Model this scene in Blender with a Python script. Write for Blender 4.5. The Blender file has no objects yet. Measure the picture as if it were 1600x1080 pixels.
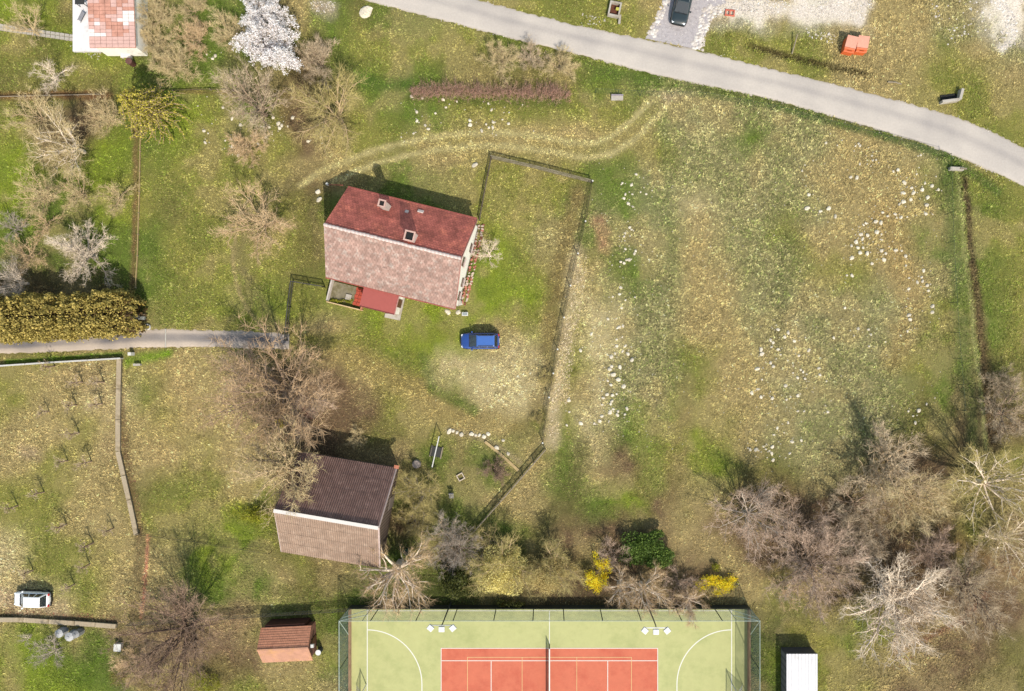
import bpy, math, random
import numpy as np
from mathutils import Vector, Matrix
R = math.radians
rnd = random.Random(7)
nr = np.random.RandomState(11)
scene = bpy.context.scene
COL = scene.collection

# ------------------------------------------------------------------ camera
CAM_H = 74.0; FPX = 1053.0
NADX, NADY = 857.0, 552.0
cam_data = bpy.data.cameras.new('camera')
cam_data.sensor_width = 36.0
cam_data.lens = 36.0 * FPX / 1600.0
cam_data.clip_start = 0.5; cam_data.clip_end = 3000
cam = bpy.data.objects.new('camera', cam_data)
COL.objects.link(cam)
cam.location = (0, 0, CAM_H)
cam_data.shift_x = (800.0-NADX)/1600.0; cam_data.shift_y = (NADY-540.0)/1600.0
scene.camera = cam

# ------------------------------------------------------------------ light
SUN_EL = 48.0
SH = Vector((-0.38, 0.925, 0)).normalized()          # way the shadows fall
world = bpy.data.worlds.new('World'); scene.world = world
world.use_nodes = True
wn = world.node_tree; wn.nodes.clear()
wo = wn.nodes.new('ShaderNodeOutputWorld'); wb = wn.nodes.new('ShaderNodeBackground')
sky = wn.nodes.new('ShaderNodeTexSky'); sky.sky_type = 'NISHITA'; sky.sun_disc = False
sky.sun_elevation = R(SUN_EL); sky.sun_rotation = math.atan2(-SH.x, -SH.y)
wb.inputs['Strength'].default_value = 0.15
wbal = wn.nodes.new('ShaderNodeMix'); wbal.data_type = 'RGBA'; wbal.blend_type = 'MULTIPLY'; wbal.inputs[0].default_value = 1.0
wbal.inputs[7].default_value = (1.12, 1.0, 0.80, 1)     # the camera's warm white balance
wn.links.new(sky.outputs[0], wbal.inputs[6]); wn.links.new(wbal.outputs[2], wb.inputs[0]); wn.links.new(wb.outputs[0], wo.inputs[0])
sd = bpy.data.lights.new('sun', 'SUN'); sd.energy = 2.9; sd.angle = R(0.55); sd.color = (1.0, 0.94, 0.835)
sun = bpy.data.objects.new('sun', sd); COL.objects.link(sun)
ldir = Vector((SH.x * math.cos(R(SUN_EL)), SH.y * math.cos(R(SUN_EL)), -math.sin(R(SUN_EL))))
sun.rotation_mode = 'QUATERNION'; sun.rotation_quaternion = Vector((0, 0, -1)).rotation_difference(ldir)
sun.location = (0, 0, 60)
vs = scene.view_settings
scene.display_settings.display_device = 'sRGB'
vs.view_transform = 'Standard'; vs.look = 'None'; vs.gamma = 1.0; vs.use_curve_mapping = False
vs.exposure = 1.12
KLIT = 2.05                                        # lit display value per unit of albedo

# ------------------------------------------------------------------ photo point -> place
def at(px, py, z=0.0):
    k = (CAM_H-z)/FPX
    return Vector(((px-NADX)*k, (NADY-py)*k, z))
def to_px(X, Y):
    return NADX + X*FPX/CAM_H, NADY - Y*FPX/CAM_H
MPX = CAM_H / FPX

def lin(c):
    c = np.asarray(c, dtype=float) / 255.0
    return np.where(c <= 0.04045, c/12.92, ((c+0.055)/1.055)**2.4)
def A(r, g, b, k=KLIT):
    v = np.minimum(lin((r, g, b)) / k, 0.82)
    return (float(v[0]), float(v[1]), float(v[2]))

# ------------------------------------------------------------------ value noise (numpy)
_tab = nr.rand(256, 256)
def vnoise(x, y, s=1.0, seed=0):
    x = np.asarray(x)/s + seed*17.31 + 4096; y = np.asarray(y)/s + seed*7.77 + 4096
    xi = np.floor(x).astype(int); yi = np.floor(y).astype(int)
    fx = x-xi; fy = y-yi
    fx = fx*fx*(3-2*fx); fy = fy*fy*(3-2*fy)
    t = _tab
    a = t[xi & 255, yi & 255]; b = t[(xi+1) & 255, yi & 255]
    c = t[xi & 255, (yi+1) & 255]; d = t[(xi+1) & 255, (yi+1) & 255]
    return (a*(1-fx)+b*fx)*(1-fy) + (c*(1-fx)+d*fx)*fy
def fbm(x, y, s, seed=0, o=3):
    v = 0; w = 0.5; tot = 0
    for i in range(o):
        v = v + w*vnoise(x, y, s/2**i, seed+i); tot += w; w *= 0.55
    return v/tot

# ------------------------------------------------------------------ materials
def new_mat(name):
    m = bpy.data.materials.new(name); m.use_nodes = True
    return m, m.node_tree, m.node_tree.nodes['Principled BSDF']
MATS = {}
def mat(name, col, rough=0.8, var=0.18, scale=3.0, bump=0.0, bscale=30.0, metal=0.0, island=0.0, tint=None, tintf=0.0, tscale=0.6, spec=0.35, coat=0.0, objvar=0.0):
    """plain surface with grain, blotches of a second colour and a fine relief"""
    if name in MATS: return MATS[name]
    m, nt, b = new_mat(name); N = nt.nodes.new; L = nt.links.new
    b.inputs['Roughness'].default_value = rough; b.inputs['Metallic'].default_value = metal
    b.inputs['Specular IOR Level'].default_value = spec
    b.inputs['Coat Weight'].default_value = coat; b.inputs['Coat Roughness'].default_value = 0.05
    tc = N('ShaderNodeTexCoord')
    n1 = N('ShaderNodeTexNoise'); n1.inputs['Scale'].default_value = scale; n1.inputs['Detail'].default_value = 6
    n1.inputs['Roughness'].default_value = 0.65
    L(tc.outputs['Object'], n1.inputs['Vector'])
    mr = N('ShaderNodeMapRange'); mr.inputs[1].default_value = 0.3; mr.inputs[2].default_value = 0.7
    mr.inputs[3].default_value = 1-var; mr.inputs[4].default_value = 1+var
    L(n1.outputs[0], mr.inputs[0])
    hs = N('ShaderNodeHueSaturation')
    hs.inputs['Color'].default_value = (*col, 1)
    last = mr.outputs[0]
    if island:
        g = N('ShaderNodeNewGeometry')
        m2 = N('ShaderNodeMapRange'); m2.inputs[3].default_value = 1-island; m2.inputs[4].default_value = 1+island
        L(g.outputs['Random Per Island'], m2.inputs[0])
        mu = N('ShaderNodeMath'); mu.operation = 'MULTIPLY'; L(last, mu.inputs[0]); L(m2.outputs[0], mu.inputs[1]); last = mu.outputs[0]
    if objvar:
        oi = N('ShaderNodeObjectInfo'); m3 = N('ShaderNodeMapRange'); m3.inputs[3].default_value = 1-objvar*1.4; m3.inputs[4].default_value = 1+objvar*.6
        L(oi.outputs['Random'], m3.inputs[0]); mu = N('ShaderNodeMath'); mu.operation = 'MULTIPLY'; L(last, mu.inputs[0]); L(m3.outputs[0], mu.inputs[1]); last = mu.outputs[0]
    if tint:
        n2 = N('ShaderNodeTexNoise'); n2.inputs['Scale'].default_value = tscale; n2.inputs['Detail'].default_value = 8
        n2.inputs['Roughness'].default_value = 0.75
        L(tc.outputs['Object'], n2.inputs['Vector'])
        rr = N('ShaderNodeMapRange'); rr.inputs[1].default_value = 0.62-tintf*0.4; rr.inputs[2].default_value = 0.72-tintf*0.2
        L(n2.outputs[0], rr.inputs[0])
        mx = N('ShaderNodeMix'); mx.data_type = 'RGBA'
        mx.inputs[6].default_value = (*col, 1); mx.inputs[7].default_value = (*tint, 1)
        L(rr.outputs[0], mx.inputs[0]); L(mx.outputs[2], hs.inputs['Color'])
    L(last, hs.inputs['Value'])
    L(hs.outputs[0], b.inputs['Base Color'])
    if bump:
        n3 = N('ShaderNodeTexNoise'); n3.inputs['Scale'].default_value = bscale; n3.inputs['Detail'].default_value = 4
        L(tc.outputs['Object'], n3.inputs['Vector'])
        bp = N('ShaderNodeBump'); bp.inputs['Strength'].default_value = min(1, bump); bp.inputs['Distance'].default_value = 0.03
        L(n3.outputs[0], bp.inputs['Height']); L(bp.outputs[0], b.inputs['Normal'])
    MATS[name] = m
    return m

def mat_glass(name, col=(0.02, 0.03, 0.035)):
    if name in MATS: return MATS[name]
    m, nt, b = new_mat(name)
    b.inputs['Base Color'].default_value = (*col, 1); b.inputs['Roughness'].default_value = 0.06
    b.inputs['Specular IOR Level'].default_value = 0.8
    MATS[name] = m; return m

def mat_net(name, col, alpha, sc=0.05):
    """woven net: opaque threads, open holes in between"""
    if name in MATS: return MATS[name]
    m, nt, b = new_mat(name); N = nt.nodes.new; L = nt.links.new
    b.inputs['Base Color'].default_value = (*col, 1); b.inputs['Roughness'].default_value = 0.6
    tr = N('ShaderNodeBsdfTransparent'); mx = N('ShaderNodeMixShader')
    tc = N('ShaderNodeTexCoord'); n = N('ShaderNodeTexNoise'); n.inputs['Scale'].default_value = 1.3
    L(tc.outputs['Object'], n.inputs['Vector'])
    mr = N('ShaderNodeMapRange'); mr.inputs[1].default_value = 0.3; mr.inputs[2].default_value = 0.7
    mr.inputs[3].default_value = alpha*0.75; mr.inputs[4].default_value = min(1, alpha*1.25)
    L(n.outputs[0], mr.inputs[0]); L(mr.outputs[0], mx.inputs[0])
    L(tr.outputs[0], mx.inputs[1]); L(b.outputs[0], mx.inputs[2])
    L(mx.outputs[0], nt.nodes['Material Output'].inputs['Surface'])
    MATS[name] = m; return m

def mat_vcol(name, rough=0.9, fine=0.35, fscale=9.0, bump=0.5, transl=0.0, bscale=14.0):
    m, nt, b = new_mat(name); N = nt.nodes.new; L = nt.links.new
    b.inputs['Roughness'].default_value = rough; b.inputs['Specular IOR Level'].default_value = 0.15
    at_ = N('ShaderNodeAttribute'); at_.attribute_name = 'tone'
    tc = N('ShaderNodeTexCoord')
    n1 = N('ShaderNodeTexNoise'); n1.inputs['Scale'].default_value = fscale; n1.inputs['Detail'].default_value = 5
    n1.inputs['Roughness'].default_value = 0.7
    L(tc.outputs['Object'], n1.inputs['Vector'])
    mr = N('ShaderNodeMapRange'); mr.inputs[1].default_value = 0.32; mr.inputs[2].default_value = 0.68
    mr.inputs[3].default_value = 1-fine; mr.inputs[4].default_value = 1+fine
    L(n1.outputs[0], mr.inputs[0])
    hs = N('ShaderNodeHueSaturation'); L(at_.outputs['Color'], hs.inputs['Color']); L(mr.outputs[0], hs.inputs['Value'])
    L(hs.outputs[0], b.inputs['Base Color'])
    if bump:
        n3 = N('ShaderNodeTexNoise'); n3.inputs['Scale'].default_value = bscale; n3.inputs['Detail'].default_value = 6
        L(tc.outputs['Object'], n3.inputs['Vector'])
        bp = N('ShaderNodeBump'); bp.inputs['Strength'].default_value = bump; bp.inputs['Distance'].default_value = 0.06
        L(n3.outputs[0], bp.inputs['Height']); L(bp.outputs[0], b.inputs['Normal'])
    if transl:
        t = N('ShaderNodeBsdfTranslucent'); L(hs.outputs[0], t.inputs['Color'])
        mx = N('ShaderNodeMixShader'); mx.inputs[0].default_value = transl
        L(b.outputs[0], mx.inputs[1]); L(t.outputs[0], mx.inputs[2])
        L(mx.outputs[0], nt.nodes['Material Output'].inputs['Surface'])
    return m

def mat_leaf(name, c1, c2, transl=0.25, rough=0.6):
    """leaves / blossom / twigs whose tone differs from piece to piece"""
    if name in MATS: return MATS[name]
    m, nt, b = new_mat(name); N = nt.nodes.new; L = nt.links.new
    b.inputs['Roughness'].default_value = rough; b.inputs['Specular IOR Level'].default_value = 0.2
    g = N('ShaderNodeNewGeometry'); cr = N('ShaderNodeValToRGB')
    cr.color_ramp.elements[0].color = (*c1, 1); cr.color_ramp.elements[1].color = (*c2, 1)
    L(g.outputs['Random Per Island'], cr.inputs[0]); L(cr.outputs[0], b.inputs['Base Color'])
    if transl:
        t = N('ShaderNodeBsdfTranslucent'); L(cr.outputs[0], t.inputs['Color'])
        mx = N('ShaderNodeMixShader'); mx.inputs[0].default_value = transl
        L(b.outputs[0], mx.inputs[1]); L(t.outputs[0], mx.inputs[2])
        L(mx.outputs[0], nt.nodes['Material Output'].inputs['Surface'])
    MATS[name] = m; return m

# ------------------------------------------------------------------ mesh helpers
def link(o, parent=None):
    COL.objects.link(o)
    if parent is not None: o.parent = parent
    return o
def mesh_np(name, V, F, m, parent=None, smooth=False, cols=None):
    """V (n,3), F (m,3) or (m,4)"""
    V = np.asarray(V, dtype=np.float32); F = np.asarray(F, dtype=np.int32)
    k = F.shape[1]
    me = bpy.data.meshes.new(name)
    me.vertices.add(len(V)); me.vertices.foreach_set('co', V.ravel())
    me.loops.add(F.size); me.loops.foreach_set('vertex_index', F.ravel())
    me.polygons.add(len(F)); me.polygons.foreach_set('loop_start', np.arange(0, F.size, k, dtype=np.int32))
    me.update(calc_edges=True)
    if smooth: me.polygons.foreach_set('use_smooth', np.ones(len(F), dtype=bool))
    if cols is not None:
        ca = me.color_attributes.new('tone', 'FLOAT_COLOR', 'POINT')
        ca.data.foreach_set('color', np.concatenate([cols, np.ones((len(V), 1))], 1).astype(np.float32).ravel())
    if m: me.materials.append(m)
    return link(bpy.data.objects.new(name, me), parent)

class MB:
    def __init__(s): s.v = []; s.f = []
    def add(s, vs_, fs):
        n = len(s.v); s.v.extend([tuple(p) for p in vs_]); s.f.extend([tuple(i+n for i in f) for f in fs]); return s
    def box(s, c, d, rz=0.0, rx=0.0, ry=0.0, taper=1.0):
        M = Matrix.Translation(Vector(c)) @ Matrix.Rotation(rz, 4, 'Z') @ Matrix.Rotation(ry, 4, 'Y') @ Matrix.Rotation(rx, 4, 'X')
        hx, hy, hz = d[0]/2, d[1]/2, d[2]/2
        P = []
        for z, k in ((-hz, 1), (hz, taper)):
            for x, y in ((-hx, -hy), (hx, -hy), (hx, hy), (-hx, hy)): P.append(M @ Vector((x*k, y*k, z)))
        return s.add(P, [(3, 2, 1, 0), (4, 5, 6, 7), (0, 1, 5, 4), (1, 2, 6, 5), (2, 3, 7, 6), (3, 0, 4, 7)])
    def tube(s, p0, p1, r0, r1=None, n=8, cap=True):
        r1 = r0 if r1 is None else r1
        p0 = Vector(p0); p1 = Vector(p1); d = (p1-p0).normalized()
        a = d.orthogonal().normalized(); b = d.cross(a)
        P = []
        for p, r in ((p0, r0), (p1, r1)):
            for i in range(n):
                t = 2*math.pi*i/n; P.append(p + (a*math.cos(t)+b*math.sin(t))*r)
        F = [(i, (i+1) % n, n+(i+1) % n, n+i) for i in range(n)]
        if cap: F += [tuple(range(n-1, -1, -1)), tuple(range(n, 2*n))]
        return s.add(P, F)
    def path(s, pts, r, n=6):
        for a, b in zip(pts[:-1], pts[1:]): s.tube(a, b, r, n=n)
        return s
    def prism(s, poly, z0, z1):
        n = len(poly)
        P = [(x, y, z0) for x, y in poly] + [(x, y, z1) for x, y in poly]
        F = [tuple(range(n-1, -1, -1)), tuple(range(n, 2*n))] + [(i, (i+1) % n, n+(i+1) % n, n+i) for i in range(n)]
        return s.add(P, F)
    def slab(s, quad, t):
        """a board lying on four points, thickness t along its normal"""
        q = [Vector(p) for p in quad]; nrm = (q[1]-q[0]).cross(q[3]-q[0]).normalized()*t
        return s.add(q+[p+nrm for p in q], [(3, 2, 1, 0), (4, 5, 6, 7), (0, 1, 5, 4), (1, 2, 6, 5), (2, 3, 7, 6), (3, 0, 4, 7)])
    def loft(s, rings, cap=True):
        n = len(rings[0]); base = len(s.v)
        P = [p for r in rings for p in r]; F = []
        for k in range(len(rings)-1):
            for i in range(n): F.append((k*n+i, k*n+(i+1) % n, (k+1)*n+(i+1) % n, (k+1)*n+i))
        if cap: F += [tuple(range(n-1, -1, -1)), tuple(range((len(rings)-1)*n, len(rings)*n))]
        return s.add(P, F)
    def build(s, name, m, parent=None, smooth=False, bevel=0.0):
        me = bpy.data.meshes.new(name); me.from_pydata(s.v, [], s.f); me.materials.append(m)
        if smooth:
            for p in me.polygons: p.use_smooth = True
        o = link(bpy.data.objects.new(name, me), parent)
        if bevel:
            b = o.modifiers.new('bevel', 'BEVEL'); b.width = bevel; b.segments = 2; b.limit_method = 'ANGLE'
        return o

def tag(o, label=None, cat=None, group=None, kind=None):
    if label: o['label'] = label
    if cat: o['category'] = cat
    if group: o['group'] = group
    if kind: o['kind'] = kind
    return o
def thing(name, label, cat, loc=(0, 0, 0), rz=0.0, group=None):
    o = bpy.data.objects.new(name, None); COL.objects.link(o); o.empty_display_size = 0.3
    o.location = loc; o.rotation_euler = (0, 0, rz)
    return tag(o, label, cat, group)
def copy_tree(o, parent=None, loc=None, rz=None, scale=None, label=None, cat=None, group=None, mats=None):
    c = o.copy(); COL.objects.link(c); c.parent = parent
    if loc is not None: c.location = loc
    if rz is not None: c.rotation_euler = (c.rotation_euler[0], c.rotation_euler[1], rz)
    if scale is not None: c.scale = scale
    for k, v in (('label', label), ('category', cat), ('group', group)):
        if v: c[k] = v
        elif parent is None and k in c.keys(): del c[k]
    for ch in o.children:
        d = copy_tree(ch, c)
        if mats and ch.name.split('.')[0] in mats:
            for sl in d.material_slots: sl.link = 'OBJECT'; sl.material = mats[ch.name.split('.')[0]]
    return c

# ------------------------------------------------------------------ land cover
TONE = dict(G=(148, 162, 54), g=(118, 136, 56), o=(138, 130, 74), y=(158, 154, 78), t=(188, 168, 114), T=(214, 196, 146),
            s=(168, 160, 112), b=(134, 110, 82), d=(104, 106, 58), w=(236, 224, 208))  # d: grass given a darker green where it lies in shade
ROWS = ["GGooogggdtgoggyyyyyytTwwtwwttssw",
        "yoGGbggggogyyyygyyyyytyyyytttyts",
        "oyyyggggobogggooooggggyyyyttyyyt",
        "ybboGGygoboyggyyyyyyssssssttyyyy",
        "GbbGgGyyybtyyttttttyyssgssttssyy",
        "GGGGyyyyybtoggyyyyggsssssttttgyy",
        "GggGyoyyyogoggyyyysgsTssssttttgy",
        "ggdggyyyyoygggyGysgsstssyttttgyy",
        "bddggyyyyoyGgggGyytgsttssyyttsgy",
        "bbbbgyyGGyGGGGGGGyTssttssssssygy",
        "ooootyyyyttyGGGtyyTssttsTssssygy",
        "yyttytttbbbtyyGTTyTssyttTsssygoo",
        "yttTytttbbbbytoTTtTssyttssssogbo",
        "ttyttyttbbbooyttoyTgyGytssssoobb",
        "tyttttyttbbbbgogtgtbyyGoossbbboy",
        "yyttoyytybbbgogttogGbotbbbbbbbyb",
        "yyttyyGGybbbbgogobbbbtbbbbbbbbyb",
        "TyyttgGgoybggodddbobbbtbbbbbbbob",
        "TTytttggtoogdddobbbbbbttybbbbbbb",
        "ttyytbbtgogddddddddddddddygybtbb",
        "GgggbbbbttGsddddddddddddGyyotbbo",
        "yGGgbbyyyysGddddddddddddgyytbboo"]
GRID = np.array([[lin(TONE[c]) / KLIT for c in (r+'o'*32)[:32]] for r in ROWS])
TUSS = dict(G=.35, g=.45, o=.5, y=.55, t=.8, T=.85, s=1.0, b=.5, d=.4, w=.3)
TGRID = np.array([[TUSS[c] for c in (r+'o'*32)[:32]] for r in ROWS])
# strokes of another cover: polyline in the photo, half width (px), tone, strength
STROKES = [
 ([(470,268),(410,330),(375,400),(410,480),(445,530)], 13, (150,134,98), .5), ([(500,262),(490,330),(500,400)], 8, (140,124,84), .5),
 ([(395,300),(372,350),(365,420),(385,480),(430,530)], 3.5, (186,166,118), .7),
 ([(1035,180),(1045,300),(1050,420)], 10, (118,132,76), .3),
 ([(250,560),(290,640),(250,700)], 34, (200,174,120), .5), ([(560,560),(640,620),(720,660)], 22, (186,164,108), .5),
 ([(770,300),(800,350),(830,290)], 24, (186,170,106), .45), ([(60,590),(150,580),(170,700)], 20, (196,172,126), .5), ([(1380,330),(1430,480),(1400,560)], 26, (190,160,104), .45),
 ([(1060,132),(1020,170),(985,215),(940,238),(890,238),(800,222),(700,226),(620,240),(540,270),(470,262),(420,275)], 20, (176,160,104), .5),
 ([(1046,128),(1016,158),(985,190),(950,216),(905,224),(850,214),(790,208),(730,209),(670,215),(610,228),(555,246),(505,268),(470,290)], 5.2, (208,194,136), .92),
 ([(1062,136),(1040,165),(1005,205),(965,236),(915,246),(855,236),(790,229),(730,229),(670,236),(615,248),(565,264),(520,286)], 5.2, (208,194,136), .92),
 ([(1060,120),(1085,138),(1040,150)], 12, (190,172,135), .8),
 ([(903,395),(890,460),(880,540),(868,620),(862,690)], 15, (214,194,152), .85),
 ([(905,300),(880,400),(855,540),(835,640)], 17, (150,132,84), .8),
 ([(935,345),(945,385)], 12, (186,146,112), .8),
 ([(1482,250),(1492,400),(1508,560),(1520,690)], 15, (104,122,62), .55),
 ([(1497,270),(1503,330),(1508,400),(1518,470),(1524,540),(1536,640),(1540,700)], 4, (176,176,110), .8), ([(1508,280),(1514,340),(1519,400),(1529,470),(1535,540),(1546,640),(1551,700)], 5, (100,80,60), .85), ([(1520,420),(1540,560),(1556,700)], 9, (128,108,74), .6),
 ([(1205,162),(1335,198),(1446,232),(1500,258),(1560,300)], 9, (92,112,50), .8),
 ([(1195,160),(1110,140),(1000,125),(915,100)], 12, (104,122,54), .7),
 ([(560,122),(600,134),(640,130)], 12, (90,118,44), .8),
 ([(640,152),(760,158),(880,160)], 8, (106,118,52), .7),
 ([(1170,70),(1250,92),(1340,112),(1360,118)], 5, (82,70,40), .8),
 ([(212,200),(212,300),(209,400),(206,455)], 5, (140,112,76), .85),
 ([(0,150),(90,148),(170,150)], 7, (140,100,66), .85),
 ([(280,143),(400,146),(520,150)], 4, (140,115,72), .6),
 ([(184,600),(195,700),(210,790),(218,840)], 8, (128,106,72), .7),
 ([(232,838),(229,880),(225,930),(221,965)], 3, (214,150,118), .95),
 ([(220,838),(216,900),(210,960)], 9, (138,118,82), .7),
 ([(0,962),(60,960),(180,972)], 6, (120,95,72), .7),
 ([(460,535),(560,560),(640,600),(720,650),(800,655)], 22, (172,152,94), .6),
 ([(460,535),(620,530),(700,520)], 14, (150,150,66), .5),
 ([(660,560),(680,610),(740,640)], 10, (104,124,48), .7),
 ([(700,575),(760,580),(815,560),(810,620)], 32, (214,196,146), .85),
 ([(1075,600),(1062,700),(1045,790)], 16, (160,140,92), .5),
 ([(1000,640),(1000,700),(1030,760)], 18, (158,160,82), .6),
 ([(910,700),(890,780),(850,820)], 16, (108,104,58), .6),
 ([(985,270),(1050,360),(1045,440)], 24, (126,136,82), .35),
 ([(1240,360),(1215,480),(1220,560)], 20, (130,132,84), .35),
 ([(1400,1020),(1500,970),(1540,930)], 6, (150,105,84), .6),
 ([(200,565),(262,552)], 9, (130,160,40), .85),
 ([(10,566),(190,553)], 4, (112,150,36), .85),
 ([(370,795),(410,812)], 16, (150,155,40), .7),
 ([(50,985),(60,1050)], 34, (138,156,44), .7),
 ([(150,1000),(130,1060)], 22, (96,120,36), .7),
 ([(500,8),(512,14)], 16, (200,182,158), .8),
 ([(700,672),(760,686),(812,722)], 5, (178,160,122), .7),
 ([(180,975),(230,1000),(330,1000),(372,960)], 26, (158,132,104), .7),
 ([(1100,8),(1230,18),(1330,22),(1350,8)], 14, (226,214,200), .85),
 ([(1300,8),(1330,28),(1345,34)], 10, (226,214,200), .8),
 ([(1555,5),(1575,20),(1580,60),(1565,75)], 8, (232,222,208), .85),
 ([(1330,975),(1345,985)], 18, (140,140,70), .4),
 ([(1500,850),(1550,880),(1590,900)], 16, (166,128,92), .5),
 ([(1240,985),(1300,1010)], 14, (158,152,70), .6),
 ([(35,705),(55,710)], 12, (196,170,136), .6),
 ([(0,930),(40,955),(90,950)], 16, (204,178,146), .7),
]
ditches = [([(1505,275),(1519,400),(1533,520),(1546,640),(1551,705)], 4, .32), ([(1170,72),(1250,93),(1300,103),(1350,118)], 4, .3),
           ([(1490,262),(1500,280)], 8, .4)]
def seg_dist(PX, PY, pts):
    best = np.full(PX.shape, 1e9)
    for (x0, y0), (x1, y1) in zip(pts[:-1], pts[1:]):
        dx, dy = x1-x0, y1-y0; L2 = dx*dx+dy*dy + 1e-9
        t = np.clip(((PX-x0)*dx+(PY-y0)*dy)/L2, 0, 1)
        best = np.minimum(best, np.hypot(PX-(x0+t*dx), PY-(y0+t*dy)))
    return best
def smooth(pts):
    P = [np.array(p, float) for p in pts]; P = [2*P[0]-P[1]]+P+[2*P[-1]-P[-2]]; out = []
    for i in range(1, len(P)-2):
        for k in range(4):
            t = k/4; a, b, c, d = P[i-1], P[i], P[i+1], P[i+2]
            out.append(tuple(.5*(2*b+(c-a)*t+(2*a-5*b+4*c-d)*t*t+(3*b-3*c+d-a)*t**3)))
    return out+[tuple(P[-2])]
def in_poly(PX, PY, poly):
    c = np.zeros(PX.shape, bool); n = len(poly)
    for i in range(n):
        x0, y0 = poly[i]; x1, y1 = poly[(i+1) % n]
        k = ((y0 > PY) != (y1 > PY)) & (PX < (x1-x0)*(PY-y0)/((y1-y0) or 1e-9)+x0)
        c ^= k
    return c
def cover(X, Y, grid=GRID):
    PX, PY = to_px(X, Y)
    wx = PX + (fbm(X, Y, 6.0, 1)-.5)*70 + (fbm(X, Y, 1.4, 5)-.5)*30
    wy = PY + (fbm(X, Y, 6.0, 3)-.5)*70 + (fbm(X, Y, 1.4, 8)-.5)*30
    u = np.clip(wx/50-.5, 0, 30.999); v = np.clip(wy/50-.5, 0, 20.999)
    ui = u.astype(int); vi = v.astype(int); fu = (u-ui)[..., None]; fv = (v-vi)[..., None]
    if grid.ndim == 2: grid = grid[..., None]
    c = (grid[vi, ui]*(1-fu)+grid[vi, ui+1]*fu)*(1-fv) + (grid[vi+1, ui]*(1-fu)+grid[vi+1, ui+1]*fu)*fv
    return c, PX, PY
def ground_tone(X, Y):
    c, PX, PY = cover(X, Y)
    q = (fbm(X, Y, 3.5, 12)-.5)                  # greener and drier drifts
    green = lin((104, 120, 50))/KLIT; dry = lin((188, 168, 116))/KLIT
    gr = np.clip((c[..., 1]/c[..., 0]-.80)*6, 0, 1)     # only what is green already greens further
    k1 = (np.clip((q-.07)*4.5, 0, .32)*gr)[..., None]; k2 = np.clip((-q-.02)*4.0, 0, .5)[..., None]
    c = c*(1-k1)+green*k1; c = c*(1-k2)+dry*k2
    jx = (fbm(X, Y, 0.9, 21)-.5)*16
    for pts, hw, tone, f in STROKES:
        if len(pts) > 3: pts = smooth(pts)
        jj = jx*min(1, hw/14)
        d = seg_dist(PX+jj, PY+jj*.7, pts)
        a = np.clip(1.35-d/hw, 0, 1)*f*(0.75+.5*vnoise(X, Y, .7, 31)); a = np.clip(a, 0, 1)[..., None]
        c = c*(1-a) + (lin(tone)/KLIT)*a
    return c, PX, PY

ROAD_UP = [(560,-45),(660,-24),(750,0),(800,14),(917,43),(1007,61),(1098,80),(1200,106),(1335,139),(1420,161),(1490,181),(1550,205),(1600,231),(1690,290),(1780,360)]
ROAD_LO = [(470,-40),(520,-15),(566,0),(700,34),(800,61),(917,89),(1026,118),(1200,154),(1335,192),(1446,226),(1524,257),(1576,280),(1600,293),(1680,345),(1760,410)]
DRIVE_UP = [(-140,531),(-60,531),(0,530),(90,522),(181,515),(259,514),(400,518),(452,522)]
DRIVE_LO = [(-140,556),(-60,555),(0,553),(100,550),(215,544),(330,543),(400,545),(452,547)]
GRAVEL = [(1030,-60),(1150,-60),(1120,-20),(1135,5),(1110,12),(1108,40),(1098,62),(1094,78),(1008,60),(1022,38),(1036,10)]
ALLROAD = ROAD_UP + ROAD_LO[::-1]
ALLDRIVE = DRIVE_UP + DRIVE_LO[::-1]
COURT_C = at(858.5, 1091.0)
CHL, CHW = 21.85, 10.15
def court_box(X, Y, m=0.0):
    return (np.abs(X-COURT_C.x) < CHL+m) & (np.abs(Y-COURT_C.y) < CHW+m)
SOLID = [[(516,292),(745,342),(720,478),(512,430)], [(440,745),(600,735),(590,870),(436,845)], [(130,-60),(205,-60),(205,70),(130,70)],
         [(1226,1020),(1270,1020),(1270,1120),(1226,1120)], [(415,985),(480,985),(480,1020),(415,1020)]]

def build_ground():
    xs = np.concatenate([np.array([-600, -400, -250, -160, -110, -90, -78]), np.arange(-70, 63.01, 0.36), np.array([70, 82, 100, 150, 250, 400, 600])])
    ys = np.concatenate([np.array([-600, -400, -250, -150, -90, -65, -54]), np.arange(-48, 50.01, 0.36), np.array([56, 66, 90, 150, 250, 400, 600])])
    X, Y = np.meshgrid(xs, ys)
    c, PX, PY = ground_tone(X, Y)
    c = c*np.where(c.sum(-1) > .78, 1.12, .78)[..., None]
    Z = (fbm(X, Y, 5, 41)-.5)*.10 + (fbm(X, Y, 1.2, 44)-.5)*.06
    Z[(np.abs(X) > 75) | (np.abs(Y) > 52)] = -0.02
    flat = in_poly(PX, PY, ALLROAD) | in_poly(PX, PY, ALLDRIVE) | in_poly(PX, PY, GRAVEL) | court_box(X, Y, .6)
    for s_ in SOLID: flat |= in_poly(PX, PY, s_)
    Z = np.where(flat, -0.09, Z-0.02)
    for pts, hw, dep in ditches:
        Z = Z - dep*np.exp(-(seg_dist(PX, PY, pts)/hw)**2)
    ny, nx = X.shape
    V = np.stack([X, Y, Z], -1).reshape(-1, 3)
    i = np.arange(ny*nx).reshape(ny, nx)
    F = np.stack([i[:-1, :-1], i[:-1, 1:], i[1:, 1:], i[1:, :-1]], -1).reshape(-1, 4)
    o = mesh_np('ground', V, F, mat_vcol('ground_cover', fine=.38, fscale=6.5, bump=.9, bscale=11), smooth=True, cols=c.reshape(-1, 3))
    tag(o, kind='structure')
build_ground()

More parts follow.
